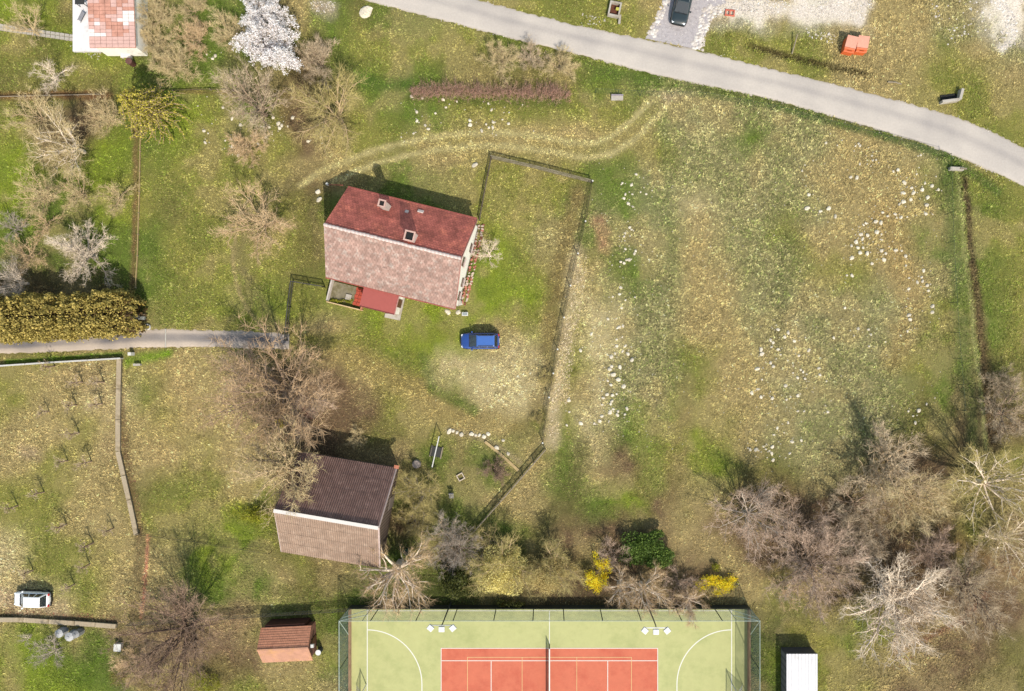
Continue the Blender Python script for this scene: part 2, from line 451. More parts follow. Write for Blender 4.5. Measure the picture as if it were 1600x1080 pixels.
def build_grass():
    n = 560000
    X = nr.uniform(-66, 60, n); Y = nr.uniform(-42, 43, n)
    t, PX, PY = cover(X, Y, TGRID); t = t[:, 0]
    keep = (PX > -30) & (PX < 1630) & (PY > -30) & (PY < 1110)
    keep &= ~(in_poly(PX, PY, ALLROAD) | in_poly(PX, PY, ALLDRIVE) | in_poly(PX, PY, GRAVEL) | court_box(X, Y, .15))
    for s_ in SOLID: keep &= ~in_poly(PX, PY, s_)
    X = X[keep]; Y = Y[keep]; t = t[keep]; n = len(X)
    c, PX, PY = ground_tone(X, Y)
    bare_ = (c.sum(1) > .78) & (nr.rand(n) < .8)          # hardly anything grows on the white sand
    X, Y, t, c, PX, PY = (q[~bare_] for q in (X, Y, t, c, PX, PY)); n = len(X)
    clump = fbm(X, Y, .8, 61)
    size = (.075+.085*t)*nr.uniform(.7, 1.2, n)*(.6+.8*clump)
    # each tuft is greener or drier, paler or duller, than its neighbours
    lumi = c.sum(1); gg = np.clip((c[:, 1]/c[:, 0]-.82)*8, 0, 1)
    v = np.exp(nr.normal(0, 1, n)*(.18+.22*t))*(0.62+.75*fbm(X, Y, .45, 71, 2))*(.8+.4*clump)
    straw = lin((198, 186, 130))/KLIT; leaf = lin((106, 132, 48))/KLIT
    k = nr.rand(n); a = np.where(k < .06+.24*t, .62*t, 0)[:, None]; b_ = (np.where(k > .74, .5, 0)*gg)[:, None]
    c = c*(1-a)+straw*a; c = c*(1-b_)+leaf*b_
    c = np.clip(c*1.58*v[:, None], 0.01, .75)
    B = 3
    az = nr.uniform(0, 6.283, (n, 1)) + np.arange(B)*(6.283/B) + nr.uniform(-.5, .5, (n, B))
    ln = size[:, None]*nr.uniform(.7, 1.3, (n, B)); wd = ln*.30
    ht = ln*nr.uniform(.25, .75, (n, B))
    dx, dy = np.cos(az), np.sin(az)
    z0 = -0.03
    P = np.empty((n, B, 3, 3), np.float32)
    bx = X[:, None]-dx*ln*.1; by = Y[:, None]-dy*ln*.1
    P[..., 0, 0] = bx-dy*wd; P[..., 0, 1] = by+dx*wd; P[..., 0, 2] = z0
    P[..., 1, 0] = bx+dy*wd; P[..., 1, 1] = by-dx*wd; P[..., 1, 2] = z0
    P[..., 2, 0] = X[:, None]+dx*ln; P[..., 2, 1] = Y[:, None]+dy*ln; P[..., 2, 2] = ht
    cols = np.repeat(c, B*3, axis=0)
    F = np.arange(n*B*3, dtype=np.int32).reshape(-1, 3)
    o = mesh_np('grass', P.reshape(-1, 3), F, mat_vcol('grass_blades', fine=.1, bump=0, transl=.3), cols=cols)
    tag(o, 'short tufted spring grass, green and straw coloured, covering lawns and meadow', 'grass', kind='stuff')
build_grass()

# ------------------------------------------------------------------ roads, drive, gravel
def resample(pts, n):
    P = np.array(pts, float); d = np.concatenate([[0], np.cumsum(np.hypot(*np.diff(P, axis=0).T))])
    s = np.linspace(0, d[-1], n)
    # gentle smoothing of the traced line
    x = np.interp(s, d, P[:, 0]); y = np.interp(s, d, P[:, 1])
    for _ in range(6):
        x[1:-1] = (x[:-2]+x[1:-1]*2+x[2:])/4; y[1:-1] = (y[:-2]+y[1:-1]*2+y[2:])/4
    return x, y
def ribbon(name, up, lo, m, z, n=220, rows=8, jit=2.0):
    xu, yu = resample(up, n); xl, yl = resample(lo, n)
    V = []
    for i in range(n):
        for j in range(rows+1):
            t = j/rows; e = (rnd.random()-.5)*jit*2 if j in (0, rows) else 0
            p = at(xu[i]*(1-t)+xl[i]*t, yu[i]*(1-t)+yl[i]*t+e)
            V.append((p.x, p.y, z - (0.05 if j in (0, rows) else 0) + 0.02*(1-(2*t-1)**2)))
    F = [(i*(rows+1)+j, (i+1)*(rows+1)+j, (i+1)*(rows+1)+j+1, i*(rows+1)+j+1) for i in range(n-1) for j in range(rows)]
    # colour across the width: worn wheel tracks
    return V, F, n, rows
def road_obj(name, up, lo, base, worn, edge, z, wear, **kw):
    V, F, n, rows = ribbon(name, up, lo, None, z, **kw)
    cols = []
    for i in range(n):
        for j in range(rows+1):
            t = j/rows
            w = wear(t) + (rnd.random()-.5)*.10+(vnoise(V[i*(rows+1)+j][0], V[i*(rows+1)+j][1], 2.2, 3)-.5)*.7+(vnoise(V[i*(rows+1)+j][0], V[i*(rows+1)+j][1], .8, 6)-.5)*.3
            c = [b*(1-w)+q*w for b, q in zip(base, worn)]
            if j in (0, rows): c = [a*.35+b*.65 for a, b in zip(c, edge)]
            cols.append(c)
    o = mesh_np(name, V, F, mat_vcol(name+'_surface', rough=.85, fine=.07, fscale=5, bump=.15, bscale=40), smooth=True, cols=np.array(cols))
    return tag(o, kind='structure')
road_obj('road', ROAD_UP, ROAD_LO, A(214, 204, 194), A(188, 180, 174), A(186, 172, 148), 0.0,
         lambda t: .75*math.exp(-((t-.42)/.12)**2)+.2*math.exp(-((t-.15)/.08)**2), rows=16)
road_obj('driveway', DRIVE_UP, DRIVE_LO, A(206, 190, 174), A(150, 142, 138), A(196, 178, 146), 0.0,
         lambda t: math.exp(-((t-.45)/.24)**4), n=120, rows=12)
# drain channel across the driveway
mb = MB(); p0 = at(259, 514); p1 = at(259, 543)
tag(mb.tube((p0.x, p0.y, .03), (p1.x, p1.y, .03), .07, n=6).build('drain_channel', mat('pale_concrete', A(206, 200, 188), .85, tint=A(150, 140, 120), tintf=.2)),
    'narrow pale drain channel crossing the grey driveway', 'drain')
def poly_sheet(name, pts, z, m):
    mb = MB(); w = [at(*p) for p in pts]
    mb.prism([(p.x, p.y) for p in w][::-1], z-.08, z)
    return mb.build(name, m)
tag(poly_sheet('gravel_yard', GRAVEL, 0.0, mat('gravel_bed', A(206, 198, 198), .95, var=.3, scale=25, bump=1, bscale=40, tint=A(176, 168, 170), tintf=.4, tscale=3)), kind='structure')

# stones heaped along the yard and the sandy patches: uncountable
def rock_cloud(name, areas, m, label):
    Vs = []; Fs = []; k = 0
    base = np.array([(0,0,1),(.9,0,.1),(.28,.86,.1),(-.73,.53,.1),(-.73,-.53,.1),(.28,-.86,.1)])
    FF = [(0,1,2),(0,2,3),(0,3,4),(0,4,5),(0,5,1)]
    for poly, n, r0, r1 in areas:
        bx = [min(p[0] for p in poly), max(p[0] for p in poly), min(p[1] for p in poly), max(p[1] for p in poly)]
        c = 0
        while c < n:
            x = rnd.uniform(bx[0], bx[1]); y = rnd.uniform(bx[2], bx[3])
            if not in_poly(np.array([x]), np.array([y]), poly)[0]: c += .2; continue
            c += 1
            p = at(x, y); r = rnd.uniform(r0, r1); a = rnd.random()*6
            for b in base:
                j = rnd.uniform(.75, 1.25)
                Vs.append((p.x+(b[0]*math.cos(a)-b[1]*math.sin(a))*r*j, p.y+(b[0]*math.sin(a)+b[1]*math.cos(a))*r*j*.85, b[2]*r*.7-.02))
            Fs += [tuple(i+k for i in f) for f in FF]; k += 6
    o = mesh_np(name, Vs, Fs, m)
    return tag(o, label, name.replace('_', ' '), kind='stuff')
rubble_m = mat_leaf('rubble_stone', A(200, 188, 178), A(255, 248, 240), transl=0, rough=.9)
rock_cloud('gravel', [([(1010,55),(1020,38),(1036,2),(1046,0),(1034,30),(1024,60)], 150, .07, .26), ([(1108,5),(1130,20),(1112,30),(1104,55),(1098,80),(1080,74),(1092,45),(1094,15)], 210, .08, .3),
  (GRAVEL, 900, .03, .08), ([(1085,-20),(1200,-20),(1360,-10),(1365,20),(1340,36),(1240,22),(1120,16)], 900, .04, .14),
  ([(1545,-10),(1570,-5),(1592,40),(1585,75),(1560,76),(1568,30)], 160, .06, .2), ([(1440,-10),(1560,0),(1540,60),(1480,70)], 120, .05, .16),
  ([(1260,45),(1310,52),(1300,68),(1262,58)], 60, .05, .15), ([(480,0),(525,2),(520,20),(495,24)], 90, .03, .1), ([(910,20),(950,30),(940,40),(905,36)], 40, .04, .12),
  ([(118,82),(160,84),(150,96),(100,60)], 60, .04, .1)], rubble_m, 'pale crushed stone heaped beside the car yard and spread over bare soil')
shoulder = [[(x, y-dy) for x, y in P]+[(x, y+4) for x, y in P[::-1]] for P, dy in ((ROAD_UP[2:14], 4), (ROAD_LO[2:13], 3))]
rock_cloud('road_gravel', [(shoulder[0], 700, .03, .08), (shoulder[1], 700, .03, .08)], rubble_m, 'loose pale gravel along both crumbling edges of the road')
court_area = [(560, 956), (1165, 956), (1165, 1078), (560, 1078)]
rock_cloud('fallen_leaves', [(court_area, 170, .03, .06), ([(570, 956), (1165, 956), (1165, 975), (570, 975)], 160, .03, .07)], mat_leaf('leaf_litter', A(120, 92, 60), A(176, 140, 92), transl=0, rough=.9),
           'dry brown leaves blown over the green court surface')
rock_cloud('litter', [([(908,395),(920,400),(885,640),(868,695),(852,690),(875,540)], 1700, .03, .09)], mat_leaf('dead_stalks', A(196, 170, 130, 1.7), A(250, 232, 200, 1.7), transl=0, rough=.9),
           'pale dead stalks piled along the white posted fence')
rock_cloud('debris', [([(183,600),(196,600),(200,700),(222,800),(222,840),(210,835),(190,740)], 300, .04, .1), ([(0,950),(180,962),(180,972),(0,962)], 250, .04, .12),
   ([(1470,985),(1530,940),(1540,950),(1440,1030),(1390,1050),(1380,1040)], 300, .04, .1)], mat_leaf('dead_leaves', A(120, 90, 66), A(170, 120, 92), transl=0, rough=.9),
           'brown dead leaves drifted along the orchard fences and garden edge')

# ------------------------------------------------------------------ sports court
def build_court():
    cx, cy = COURT_C.x, COURT_C.y
    g = mat('court_green', A(206, 206, 142), .9, var=.05, scale=1.2, bump=.2, bscale=60, tint=A(188, 192, 128), tintf=.35, tscale=.25)
    rd = mat('court_red', A(228, 126, 96), .9, var=.06, scale=1.5, bump=.2, bscale=60, tint=A(214, 108, 82), tintf=.35, tscale=.3)
    wl = mat('line_white', A(252, 250, 240), .8, var=.04); cl = mat('line_cream', A(250, 214, 150), .8, var=.05)
    root = thing('sports_court', 'fenced green and red multi-sport court with white and cream lines', 'sports court', (cx, cy, 0))
    MB().box((0, 0, -.04), (2*CHL, 2*CHW, .10)).build('green_surface', g, root)
    MB().box((0, 0, -.015), (23.87, 11.07, .06)).build('red_surface', rd, root)
    Z = .019; w = .07
    def line(x0, y0, x1, y1, m, z=Z, w=w):
        mb = MB(); L = math.hypot(x1-x0, y1-y0)
        mb.box(((x0+x1)/2, (y0+y1)/2, z), (L+w if 1 else L, w, .004), rz=math.atan2(y1-y0, x1-x0)); return mb
    GZ = .013
    def put(mb, m): mb.build('marking', m, root)
    put(line(-20, 9.6, 20, 9.6, wl, GZ), wl); put(line(-20, -9.6, 20, -9.6, wl, GZ), wl)
    for s in (-1, 1): put(line(s*20.0, -9.7, s*20.0, 9.7, wl, GZ+.0045, .09), wl)
    for s in (-1, 1): put(line(0, s*5.6, 0, s*9.55, wl, GZ+.0045), wl)
    for s in (-1, 1):                                     # six metre lines
        mb = MB(); pts = []
        for k in range(25): t = math.pi/2*k/24; pts.append((s*(20-6*math.sin(t)), 1.5+6*math.cos(t)))
        pts += [(p[0], -p[1]) for p in pts[::-1]]
        for k, (a, b) in enumerate(zip(pts[:-1], pts[1:])):
            L = math.hypot(b[0]-a[0], b[1]-a[1]); nx, ny = -(b[1]-a[1])/L*.05, (b[0]-a[0])/L*.05
            if k == 0: nx0, ny0 = nx, ny
            z = GZ-.0025
            mb.add([(a[0]-nx0, a[1]-ny0, z), (b[0]-nx, b[1]-ny, z), (b[0]+nx, b[1]+ny, z), (a[0]+nx0, a[1]+ny0, z)], [(0, 1, 2, 3) if s < 0 else (0, 1, 2, 3)])
            nx0, ny0 = nx, ny
        mb.build('marking', wl, root)
    HL, HWd = 11.885, 5.485
    for s in (-1, 1):
        put(line(-HL, s*HWd, HL, s*HWd, wl), wl); put(line(s*HL, -HWd, s*HL, HWd, wl, Z+.0045), wl)
        put(line(-HL+.05, s*4.115, HL-.05, s*4.115, wl, Z+.001), wl); put(line(s*6.4, -4.1, s*6.4, 4.1, wl, Z+.0055), wl)
        put(line(-9, s*4.5, 9, s*4.5, cl, Z+.010, .05), cl); put(line(s*9, -4.5, s*9, 4.5, cl, Z+.0145, .05), cl)
        put(line(s*3, -4.5, s*3, 4.5, cl, Z+.0145, .05), cl)
    put(line(-6.4, 0, 6.4, 0, wl, Z+.0095), wl); put(line(0, -HWd, 0, HWd, wl, Z+.0185), wl)
    # net
    t = thing('tennis_net', 'white taped tennis net with grey posts across the red court', 'net', (cx, cy, 0))
    pm = mat('post_grey', A(96, 100, 104), .5, metal=.4)
    for s in (-1, 1): MB().tube((0, s*5.9, 0), (0, s*5.9, 1.12), .06).build('post', pm, t)
    mb = MB(); mb.box((0, 0, .52), (.02, 11.7, .84)); mb.build('mesh', mat_net('tennis_mesh', (.02, .02, .02), .5), t)
    MB().box((0, 0, .99), (.13, 11.7, .09)).build('tape', wl, t)
    MB().box((0, 0, .5), (.06, .06, .98)).build('centre_strap', wl, t)
    # surround fence
    f = thing('court_fence', 'tall green mesh fence with grey posts enclosing the sports court', 'fence', (cx, cy, 0))
    net = mat_net('fence_mesh', A(190, 214, 208), .2); rail = mat('rail_pale', A(196, 210, 200), .5, metal=.2)
    dp = mat('post_dark_green', A(60, 84, 72), .55, metal=.2)
    hx, hy, FH = CHL-.02, CHW-.05, 4.1
    X = [(px-858.5)*MPX for px in (594, 661, 716, 776, 834, 880, 937, 994, 1054, 1114)]
    for x in X:
        MB().tube((x, hy, 0), (x, hy, FH), .05).build('post', dp, f)
    for x in X: MB().tube((x, -hy, 0), (x, -hy, FH), .05).build('post', dp, f)
    for s in (-1, 1):
        for y in (-hy, -5, 0, 5, hy): MB().tube((s*hx, y, 0), (s*hx, y, FH), .045).build('post', rail if abs(y) > 9 else dp, f)
        MB().box((0, s*hy, FH/2), (2*hx, .02, FH)).build('mesh_panel', net, f)
        MB().box((s*hx, 0, FH/2), (.02, 2*hy-.03, FH)).build('mesh_panel', mat_net('fence_mesh_side', A(130, 156, 144), .28), f)
        for z in (.06, FH):
            MB().tube((-hx, s*hy, z), (hx, s*hy, z), .03, n=6).build('rail', rail, f)
            MB().tube((s*hx, -hy, z), (s*hx, hy, z), .03, n=6).build('rail', rail, f)
        MB().box((s*(hx-.08), 0, .5), (.06, 2*hy-.2, .9)).build('kick_or_shade_board', mat('kick_or_shade_board', A(200, 160, 130), .8, tint=A(150, 110, 90), tintf=.3), f)
        MB().box((0, s*(hy+.1), .55), (2*hx-.1, .05, 1.1)).build('kick_or_shade_board', mat('board_dark', A(70, 76, 66), .8), f)  # board added so that a narrow dark shadow falls along the fence
        for sy in (-1, 1):
            for a, b in (((s*hx, sy*hy, FH), (s*(hx-2.4), sy*hy, FH-1.6)), ((s*hx, sy*hy, FH), (s*hx, sy*(hy-3.2), .3)),
                         ((s*hx, sy*hy, FH-.8), (s*(hx-2.4), sy*hy, .8)), ((s*(hx-2.4), sy*hy, 0), (s*(hx-2.4), sy*hy, FH))):
                MB().tube(a, b, .035, n=6).build('brace', rail, f)
    # goals
    for s, nm in ((-1, 'white goal frame with net at the western end of the court'), (1, 'white goal frame with net at the eastern end of the court')):
        g_ = thing('goal', nm, 'goal', (cx+s*20.1, cy, 0), 0 if s > 0 else math.pi, 'goals on the court')
        for y in (-1.5, 1.5):
            MB().box((0, y, 1), (.08, .08, 2)).build('goal_post', wl, g_)
            MB().tube((0, y, 1.95), (1.1, y, .05), .025, n=6).build('stay', wl, g_)
        MB().box((0, 0, 2.04), (.08, 3.16, .08)).build('crossbar', wl, g_)
        mb = MB(); mb.slab([(0.05, -1.5, 1.95), (.05, 1.5, 1.95), (1.1, 1.5, .05), (1.1, -1.5, .05)], .01)
        mb.build('goal_net', mat_net('goal_mesh', A(230, 235, 230), .25), g_)
    # floodlights
    for px, py, nm in ((690, 979, 'floodlight mast with three white lamps left of the court centre line'), (1025, 983, 'floodlight mast with three white lamps near the birches')):
        top = at(px, py, 6.4)
        m = thing('floodlight', nm, 'floodlight', (top.x, cy+CHW+.35, 0), group='floodlight masts north of the court')
        yb = top.y-(cy+CHW+.35)
        MB().tube((0, 0, 0), (0, 0, 6.3), .09, .06).build('mast', pm, m)
        MB().tube((0, 0, 6.3), (0, yb+.2, 6.4), .05).build('arm', pm, m)
        MB().box((0, yb+.12, 6.38), (2.4, .08, .08)).build('crossarm', mat('zinc', A(190, 195, 195), .4, metal=.5), m)
        for k, rz in ((-1, -.7), (0, 0), (1, .7)):
            o = MB().box((k*1.12, yb-.15-(.12 if k == 0 else 0), 6.42), (.62, .56, .2), rz=rz, taper=.92).build('lamp_head', mat('lamp_white', A(252, 252, 250), .4, var=.03), m, bevel=.03)
            MB().box((k*1.12, yb-.15-(.12 if k == 0 else 0), 6.30), (.5, .44, .03), rz=rz).build('lens', mat_glass('lamp_glass', (.4, .4, .4)), o)
build_court()

# ------------------------------------------------------------------ tiles on a pitched roof
def tile_slope(name, p00, p10, p01, rows, cols, m, parent, thick=.03, stagger=True, ribs=False):
    """tiles from the eave edge p00-p10 up towards p01 (local coordinates)"""
    p00, p10, p01 = map(Vector, (p00, p10, p01)); U = (p10-p00)/cols; W = (p01-p00)/rows
    n = U.cross(W).normalized()
    if n.z < 0: n = -n
    mb = MB()
    for r in range(rows):
        for c in range(-1 if stagger and r % 2 else 0, cols):
            o = .5 if (stagger and r % 2) else 0
            c0 = max(0, c+o+.03); c1 = min(cols, c+1+o-.03)
            if c1-c0 < .1: continue
            j = rnd.uniform(0, thick*.45)
            a = p00+U*c0+W*(r+.0); b = p00+U*c1+W*(r+.0); d = p00+U*c1+W*(r+1.0); e = p00+U*c0+W*(r+1.0)
            lo = n*(thick*1.7+j); hi = n*(.005+j*.3)
            q = [a+lo, b+lo, d+hi, e+hi, a, b]
            mb.add(q, [(0, 1, 2, 3), (5, 4, 0), (5, 0, 1)] if False else [(0, 1, 2, 3), (4, 5, 1, 0)])
    o = mb.build(name, m, parent); o['kind'] = 'stuff'
    return o
def place_from(corners, z):
    w = [at(x, y, z) for x, y in corners]
    return w
def roof_frame(nw, ne, sw, se, z):
    a, b, c, d = (at(*p, z) for p in (nw, ne, sw, se))
    C = (a+b+c+d)/4; u = ((b+d)-(a+c)); L = u.length/2; rz = math.atan2(u.y, u.x)
    v = (a+b)-(c+d); Wd = abs(v.dot(Vector((-math.sin(rz), math.cos(rz), 0))))/2
    return C, rz, L, Wd

def build_house():
    C, rz, L, Wd = roof_frame((545,293), (746,342), (507.6,432), (710,482.6), 3.0)
    t = thing('house', 'white farmhouse with red tiled gable roof, northern slope deep red, southern slope faded', 'house', (C.x, C.y, 0), rz)
    EZ, RZ = 3.0, 7.1; hl, hw = L/2, Wd/2; oh = .25
    wm = mat('plaster_white', A(244, 240, 228, 1.5), .9, var=.05, tint=A(206, 198, 180, 1.5), tintf=.15, bump=.1)
    # walls with gables
    x = hl-.12; y = hw-.45; ez = EZ+.15; rz_ = RZ-.28
    mb = MB(); mb.add([(-x, -y, -.1), (x, -y, -.1), (x, y, -.1), (-x, y, -.1), (-x, -y, ez), (x, -y, ez), (x, y, ez), (-x, y, ez), (-x, 0, rz_), (x, 0, rz_)],
                      [(3, 2, 1, 0), (0, 1, 5, 4), (2, 3, 7, 6), (1, 2, 6, 9, 5), (3, 0, 4, 8, 7)])
    mb.build('wall', wm, t)
    MB().box((0, 0, .18), (2*x+.06, 2*y+.06, .5)).build('plinth', mat('plinth', A(150, 140, 128), .9), t)
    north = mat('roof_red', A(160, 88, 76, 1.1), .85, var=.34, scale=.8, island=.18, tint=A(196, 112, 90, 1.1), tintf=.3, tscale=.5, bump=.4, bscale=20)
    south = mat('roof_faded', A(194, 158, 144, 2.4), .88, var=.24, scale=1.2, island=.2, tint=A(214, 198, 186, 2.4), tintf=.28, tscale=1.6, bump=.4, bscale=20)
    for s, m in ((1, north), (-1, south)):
        e0, e1 = Vector((-hl, s*hw, EZ)), Vector((hl, s*hw, EZ)); r0, r1 = Vector((-hl, 0, RZ)), Vector((hl, 0, RZ))
        q = [e0, e1, r1, r0] if s < 0 else [e1, e0, r0, r1]
        rf = MB().slab([p-Vector((0, 0, .12)) for p in q], .10).build('roof', mat('roof_felt', A(96, 60, 54), .9), t)
        tile_slope('roof_tiles', e0, e1, r0, 20, 44, m, rf, thick=.022)
        MB().tube((-hl, s*(hw+.07), EZ-.05), (hl, s*(hw+.07), EZ-.05), .07).build('gutter', mat('gutter_red', A(176, 92, 80), .5), t)
    # bargeboards
    for sx in (-1, 1):
        for s in (-1, 1):
            MB().slab([(sx*hl-.04, s*hw, EZ-.16), (sx*hl+.06, s*hw, EZ-.16), (sx*hl+.06, 0, RZ-.14), (sx*hl-.04, 0, RZ-.14)][::s], .19*1).build('bargeboard', mat('board_pink', A(206, 150, 140), .7), t)
    rm = mat('ridge_lichen', A(216, 196, 190, 2.0), .9, var=.3, island=.2, tint=A(240, 236, 230, 2.0), tintf=.35, tscale=4)
    k = 36
    rt = None
    for i in range(k):
        xx = -hl+(i+.5)*L/k
        if rt is None:
            mb = MB(); ring = []
            for xs_ in (-L/k*.53, L/k*.53):
                ring.append([(xs_, math.cos(a)*(.15+.02*(xs_ > 0)), math.sin(a)*(.15+.02*(xs_ > 0))) for a in np.linspace(-.5, math.pi+.5, 7)])
            mb.loft(ring, cap=False); rt = mb.build('ridge_tile', rm, t); o = rt
        else: o = rt.copy(); COL.objects.link(o); o.parent = t
        o.location = (xx, rnd.uniform(-.02, .02), RZ-.05+rnd.uniform(0, .02)); o.rotation_euler = (rnd.uniform(-.05, .05), rnd.uniform(-.02, .02), 0)
    # chimneys
    inv = Matrix.Rotation(-rz, 4, 'Z')
    def loc(px, py, z): return inv @ (at(px, py, z)-Vector((C.x, C.y, 0)))
    cm = mat('chimney_render', A(226, 206, 196, 2.0), .9, var=.12, bump=.2)
    for px, py, top, w in ((597, 318, 6.3, .62), (640, 369, 7.6, .9)):
        p = loc(px, py, top); zb = RZ-(abs(p.y)/hw)*(RZ-EZ)-.5
        ch = MB().box((p.x, p.y, (top+zb)/2), (w, w, top-zb)).build('chimney', cm, t)
        mb = MB()
        for dx, dy, sx, sy in ((-w/2, 0, .14, w+.14), (w/2, 0, .14, w+.14), (0, -w/2, w-.14, .14), (0, w/2, w-.14, .14)):
            mb.box((p.x+dx, p.y+dy, top+.08), (sx, sy, .16))
        mb.build('chimney_cap', mat('chimney_cap', A(224, 184, 170), .9), ch)
        MB().box((p.x, p.y, top+.012), (w-.14, w-.14, .02)).build('flue', mat('hole_black', (.008, .008, .008), .95), ch)  # black plate painted for the darkness inside the flue
    # roof vents
    for px, py, w in ((633, 328, .36), (654, 326.5, .62)):
        p = loc(px, py, 4.9); z = RZ-(abs(p.y)/hw)*(RZ-EZ)
        MB().box((p.x, p.y, z+.1), (w, .34, .12), rx=-math.atan2(RZ-EZ, hw), rz=0.0).build('roof_vent', mat('vent_white', A(236, 220, 214), .6), t, bevel=.01)
    p = loc(600, 422, 5.0); z = RZ-(abs(p.y)/hw)*(RZ-EZ)
    MB().box((p.x, p.y, z+.06), (.5, .6, .06), rx=math.atan2(RZ-EZ, hw)).build('roof_hatch', south, t)
    # gable windows, east
    dk = mat_glass('window_glass')
    for yy, zz in ((-1.9, 1.6), (1.9, 1.6), (0, 4.4), (-3.4, 1.6)):
        f = MB().box((x+.02, yy, zz), (.08, .95, 1.25)).build('window', mat('window_frame', A(120, 96, 80), .6), t)
        MB().box((x+.05, yy-.21, zz), (.05, .36, 1.08)).build('pane', dk, f); MB().box((x+.05, yy+.21, zz), (.05, .36, 1.08)).build('pane', dk, f)
        MB().box((x+.08, yy, zz-.68), (.2, 1.1, .05)).build('sill', cm, f)
    for xx in (-2.5, 3.2, 5.4):
        f = MB().box((xx, -y-.02, 1.6), (1.0, .08, 1.25)).build('window', mat('window_frame', (.1, .1, .1)), t)
        MB().box((xx, -y-.05, 1.6), (.8, .05, 1.05)).build('pane', dk, f)
    # porch with a flat roof
    a, b, c_, d = (loc(px, py, 2.7) for px, py in ((568.5,450), (624,463), (615,491.7), (566,479)))
    px0, px1 = min(a.x, d.x), max(b.x, c_.x); py0 = (c_.y+d.y)/2; py1 = -y
    MB().box(((px0+px1)/2, (py0+py1)/2, 1.3), (px1-px0-.4, py1-py0-.2, 2.6)).build('porch_wall', wm, t)
    pr = MB().box(((px0+px1)/2, (py0+py1)/2, 2.68), (px1-px0, py1-py0, .12)).build('porch_roof', mat('sheet_red', A(188, 98, 88), .55, var=.06), t)
    MB().box((px1-.02, (py0+py1)/2, 2.74), (.08, py1-py0, .1)).build('roof_edge', mat('board_pink', (.5, .3, .3)), pr)
    MB().box(((px0+px1)/2, py0, 2.74), (px1-px0-.1, .08, .1)).build('roof_edge', mat('sheet_dark_red', A(140, 66, 60), .6), pr)
    MB().box((px1-.17, (py0+py1)/2, 1.0), (.06, .9, 2.0)).build('door', mat('door_brown', A(110, 70, 46), .6), t)
    dn = MB().tube((-hl+.3, hw+.1, 0), (-hl+.3, hw+.1, EZ-.1), .05).build('downpipe', mat('gutter_red', (.3, .1, .08)), t)
    return C, rz, x, y, inv
HC, HRZ, HX, HY, HINV = build_house()

def build_slab(name, label, cat, poly, z, m, h=.12, group=None):
    w = [at(*p) for p in poly]; c = sum(w, Vector())/len(w)
    mb = MB(); pl = [(p.x-c.x, p.y-c.y) for p in w]
    ar = sum(pl[i-1][0]*pl[i][1]-pl[i][0]*pl[i-1][1] for i in range(len(pl)))
    mb.prism(pl if ar > 0 else pl[::-1], z-h, z)
    o = mb.build(name, m, bevel=.01); o.location = (c.x, c.y, 0)
    return tag(o, label, cat, group)
conc = mat('concrete', A(204, 196, 184), .9, var=.16, scale=2.5, bump=.3, tint=A(160, 146, 124), tintf=.35, tscale=1.2)
conc_d = mat('concrete_mossy', A(150, 140, 116), .95, var=.25, scale=2, bump=.4, tint=A(116, 108, 74), tintf=.45, tscale=1.5)
# porch step, west terrace
build_slab('doorstep', 'pale L-shaped concrete doorstep beside the red flat porch roof', 'doorstep', [(627,463),(633,465),(625,501),(601,496),(602,490),(618,491)], .12, conc, .2)
tr = thing('terrace', 'small mossy concrete terrace with red tiled corner beside the porch', 'terrace', at(544, 460))
def terr():
    o0 = at(544, 460); rz = HRZ
    tr.rotation_euler = (0, 0, rz)
    MB().box((0, .1, .1), (3.6, 1.8, .22)).build('slab', conc_d, tr)
    mb = MB(); MB().box((-1.85, 0, .45), (.14, 2.4, .9)).build('side_wall', mat('white_wood', A(226, 214, 204), .7), tr)
    MB().box((.05, -1.35, .25), (4.0, .12, .5)).build('front_board', mat('cream_board', A(232, 200, 150), .7), tr)
    MB().box((1.93, -.2, .35), (.14, 2.4, .7)).build('side_wall', mat('brick_orange', A(204, 140, 100), .8), tr)
    for i in range(5):
        for j in range(2): MB().box((1.0+j*.42+(i % 2)*.08, -.8+i*.4, .25), (.38, .36, .06+.03*((i+j) % 2))).build('brick', mat('brick_red', A(196, 84, 60), .85, island=.2), tr)
    MB().box((.2, -.3, .28), (.6, .6, .14)).build('hatch', conc, tr)
terr()

# brick border along the east gable
def brick_bed():
    t = thing('brick_border', 'loose red bricks and stones edging the white eastern gable wall', 'border', at(733, 418))
    bm_ = [mat('brick_salmon', A(206, 134, 112), .9, var=.2), mat('brick_brown', A(160, 96, 78), .9, var=.2), mat('stone_pale', A(220, 200, 180), .9, var=.2)]
    protos = []
    c0 = at(733, 418)
    pts = [at(752, 352), at(746, 385), at(738, 420), at(731, 450), at(724, 478)]
    n = 0
    for i in range(64):
        f = i/64*(len(pts)-1); k = int(f); p = pts[k].lerp(pts[k+1], f-k)-c0
        for side in (0, 1):
            if rnd.random() < .18: continue
            q = p+Vector((.45*side-.25+rnd.uniform(-.08, .08), rnd.uniform(-.06, .06), 0))
            if len(protos) < 3:
                o = MB().box((0, 0, 0), (.24, .15, .14)).build('brick', bm_[len(protos)], t, bevel=.02); protos.append(o)
            else:
                o = rnd.choice(protos).copy(); COL.objects.link(o); o.parent = t
            o.location = (q.x, q.y, .05); o.rotation_euler = (rnd.uniform(-.2, .2), rnd.uniform(-.2, .2), rnd.uniform(-.6, 1.2)); s = rnd.uniform(.8, 1.35); o.scale = (s, s, s)
brick_bed()

